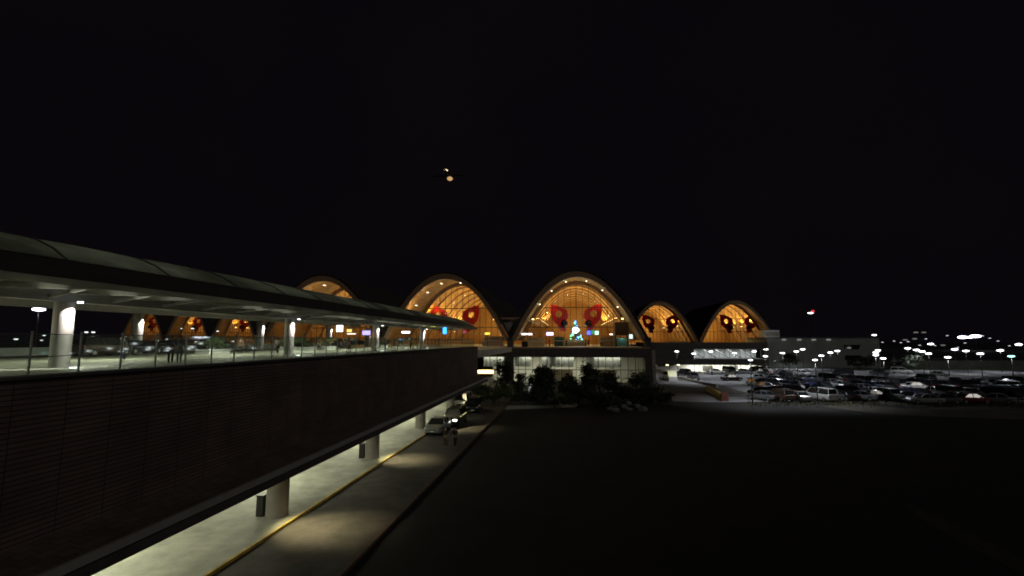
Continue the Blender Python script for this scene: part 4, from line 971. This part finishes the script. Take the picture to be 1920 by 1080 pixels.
def person(loc, rz, label, shirt, trousers, h=1.7, stride=.12, arm=.05):
    k = h / 1.75
    t = thing('person', loc, label, 'person', None, rz)
    def q(x, y, z): return (x * k, y * k, z * k)
    def r(a, b=None): return (a * k, (b or a) * k)
    J = [(q(0, 0, .95), r(.14, .1)), (q(0, 0, 1.12), r(.13, .09)), (q(0, 0, 1.34), r(.16, .1)), (q(0, 0, 1.46), r(.08, .07)), (q(0, .01, 1.53), r(.055)), (q(0, .02, 1.60), r(.075, .085)), (q(0, .02, 1.69), r(.078, .09)), (q(0, .01, 1.745), r(.05))]
    E = [(0, 1), (1, 2), (2, 3), (3, 4), (4, 5), (5, 6), (6, 7)]
    for sg in (-1, 1):
        n = len(J); f = stride * sg
        J += [(q(sg * .1, 0, .88), r(.09)), (q(sg * .1, f * .5 + .02, .5), r(.06)), (q(sg * .1, f, .1), r(.042)), (q(sg * .1, f + .13, .04), r(.035))]
        E += [(0, n), (n, n + 1), (n + 1, n + 2), (n + 2, n + 3)]
        n = len(J)
        J += [(q(sg * .19, 0, 1.42), r(.055)), (q(sg * .25, -f * .4, 1.14), r(.042)), (q(sg * .25, .08 - f, .9), r(.03)), (q(sg * .25, .1 - f, .82), r(.035, .02))]
        E += [(3, n), (n, n + 1), (n + 1, n + 2), (n + 2, n + 3)]
        for i, (dx, L) in enumerate(((-.03, .07), (-.01, .085), (.012, .08), (.032, .062))):
            c = len(J); J.append((q(sg * .25 + dx * .3, .11 - f + dx, .78 - L * .4), r(.009))); J.append((q(sg * .25 - sg * .01, .12 - f + dx, .78 - L), r(.008))); E += [(n + 3, c), (c, c + 1)]
        c = len(J); J.append((q(sg * .22, .14 - f, .81), r(.01))); J.append((q(sg * .215, .155 - f, .77), r(.009))); E += [(n + 3, c), (c, c + 1)]
    skin_mesh('body', J, E, M_SKIN, t)
    # shirt
    J = [(q(0, 0, .96), r(.165, .12)), (q(0, 0, 1.12), r(.15, .11)), (q(0, 0, 1.34), r(.18, .12)), (q(0, 0, 1.44), r(.10, .09))]; E = [(0, 1), (1, 2), (2, 3)]
    for sg in (-1, 1):
        n = len(J); f = stride * sg
        J += [(q(sg * .19, 0, 1.42), r(.07)), (q(sg * .25, -f * .4, 1.16), r(.056))]; E += [(3, n), (n, n + 1)]
    skin_mesh('shirt', J, E, shirt, t)
    J = [(q(0, 0, .97), r(.155, .115))]; E = []
    for sg in (-1, 1):
        n = len(J); f = stride * sg
        J += [(q(sg * .1, 0, .86), r(.105)), (q(sg * .1, f * .5 + .02, .5), r(.075)), (q(sg * .1, f, .1), r(.06))]; E += [(0, n), (n, n + 1), (n + 1, n + 2)]
    skin_mesh('trousers', J, E, trousers, t)
    hm = MB(); hm.sphere(q(0, -.01, 1.70), .105 * k, n=14, m=8, sz=1.0); hm.v = [(x, min(y, .07 * k) , max(z, 1.63 * k)) for x, y, z in hm.v]; hm.build('hair', M_HAIR, t, world=False, smooth=True)
    fc = MB(); fc.sphere(q(0, .115, 1.64), .014 * k, n=6, m=4, sz=1.5)
    fc.build('nose', M_SKIN, t, world=False)
    ey = MB()
    for sg in (-1, 1): ey.sphere(q(sg * .032, .1, 1.675), .011 * k, n=6, m=4)
    ey.build('eye', M_HAIR, t, world=False)
    return t
C_BLK = mat('cloth_black', (.015, .015, .018), .9); C_GRY = mat('cloth_grey', (.2, .22, .25), .9, var=.1); C_RED = mat('cloth_red', (.4, .04, .03), .9); C_BLU = mat('cloth_blue', (.04, .05, .12), .9); C_WHT = mat('cloth_white', (.6, .58, .55), .9)
p = at(319, 682, z=DZ); person((p.x, p.y, DZ), .9, 'person in black standing by the glass barrier, left of the pair', C_BLK, C_BLK, 1.72, .08)
for px, l, rz in ((836, 'person in dark clothes standing on the lower road, left of two', 2.6), (853, 'person in dark clothes standing on the lower road, right of two', -2.4)):
    p = at(px, 839, z=.02); person((p.x, p.y, .02), rz, l, C_BLK, C_BLK, 1.68, .07)
p = at(335, 681, z=DZ); person((p.x, p.y, DZ), -2.2, 'person in a grey shirt standing by the glass barrier, right of the pair', C_GRY, C_GRY, 1.72, .06)
for px, py, l, a, b_, rz in ((450, 664, 'person in brown walking on the upper driveway left of the second front column', mat('cloth_brown', (.16, .09, .07), .9), C_BLK, .4), (462, 662, 'person in dark blue beside the person in brown', C_BLU, C_BLK, 2.0), (520, 664, 'person in white walking left of the second front column', C_WHT, C_BLK, 1.2), (598, 658, 'person in black near the green planter shrub', C_BLK, C_BLK, .2), (232, 676, 'person in grey by the leftmost lit back column', C_GRY, C_BLU, 1.9), (655, 660, 'person in red below the orange sign', C_RED, C_BLK, 2.2), (770, 656, 'person in grey before the fourth front column', C_GRY, C_BLK, 1.0), (722, 658, 'person in white beside the third front column', C_WHT, C_BLU, 1.0)):
    p = at(px, py, z=DZ); person((p.x, p.y, DZ), rz, l, a, b_, 1.7)
for px, l, a, b_, rz in ((1103, 'person in a red shirt on the hall floor right of the christmas tree', C_RED, C_BLU, 3.0), (1098, 'person in a red shirt and black trousers beside the christmas tree', C_RED, C_BLK, 2.0), (1030, 'person in dark clothes below the lilac screen', C_BLK, C_BLU, 1.0), (1062, 'person in black at the left foot of the christmas tree', C_BLK, C_BLK, 2.5), (1127, 'person in white below the mint light panel', C_WHT, C_BLK, 0), (905, 'person in white in the hall behind the canopy tip', C_WHT, C_GRY, .5)):
    p = at(px, 640, y=Y1 + 6 + random.uniform(0, 3)); person((p.x, p.y, DZ + .006), rz, l, a, b_, 1.7)

# ------------------------------------------------------------------ added plane shape carrying two amber glints
p1 = at(836, 319.5, d=340); p2 = at(843.5, 335, d=335)
t = thing('sky_glints', tuple(p2), 'two small amber glints in the night sky above the arched halls, on an added dark plane shape', 'sky_glints')
c = (p1 + p2) / 2
fz = MB(); fz.loft([[(c.x + math.cos(2 * math.pi * k / 10) * r_, c.y + yy, c.z + math.sin(2 * math.pi * k / 10) * r_) for k in range(10)] for yy, r_ in ((-9, .2), (-8, .8), (-5, 1.1), (3, 1.1), (8, .6), (11, .2))])
M_AIR = mat('glint_carrier_dark', (.01, .01, .012), .9)
fz.build('fuselage', M_AIR, t)
MB().prism([(c.x - 11, c.y + 1), (c.x, c.y - 2), (c.x + 11, c.y + 1), (c.x + 11, c.y + 2), (c.x, c.y + 2), (c.x - 11, c.y + 2)], 'z', c.z - .6, c.z - .4).build('wing', M_AIR, t)
MB().prism([(c.y + 8, c.z), (c.y + 11, c.z), (c.y + 11.5, c.z + 3), (c.y + 10, c.z + 3)], 'x', c.x - .1, c.x + .1).build('tail_fin', M_AIR, t)
MB().sphere(p1, 1.5, n=12, m=6, sz=.45).build('lamp', glow('sky_glint', (1, .82, .45), 1.6), t)  # both glowing blobs stand in for glints, not real lamps
MB().sphere(p2, 2.0, n=12, m=6, sz=.7).build('lamp', glow('sky_glint_dim', (1, .6, .24), .6), t)
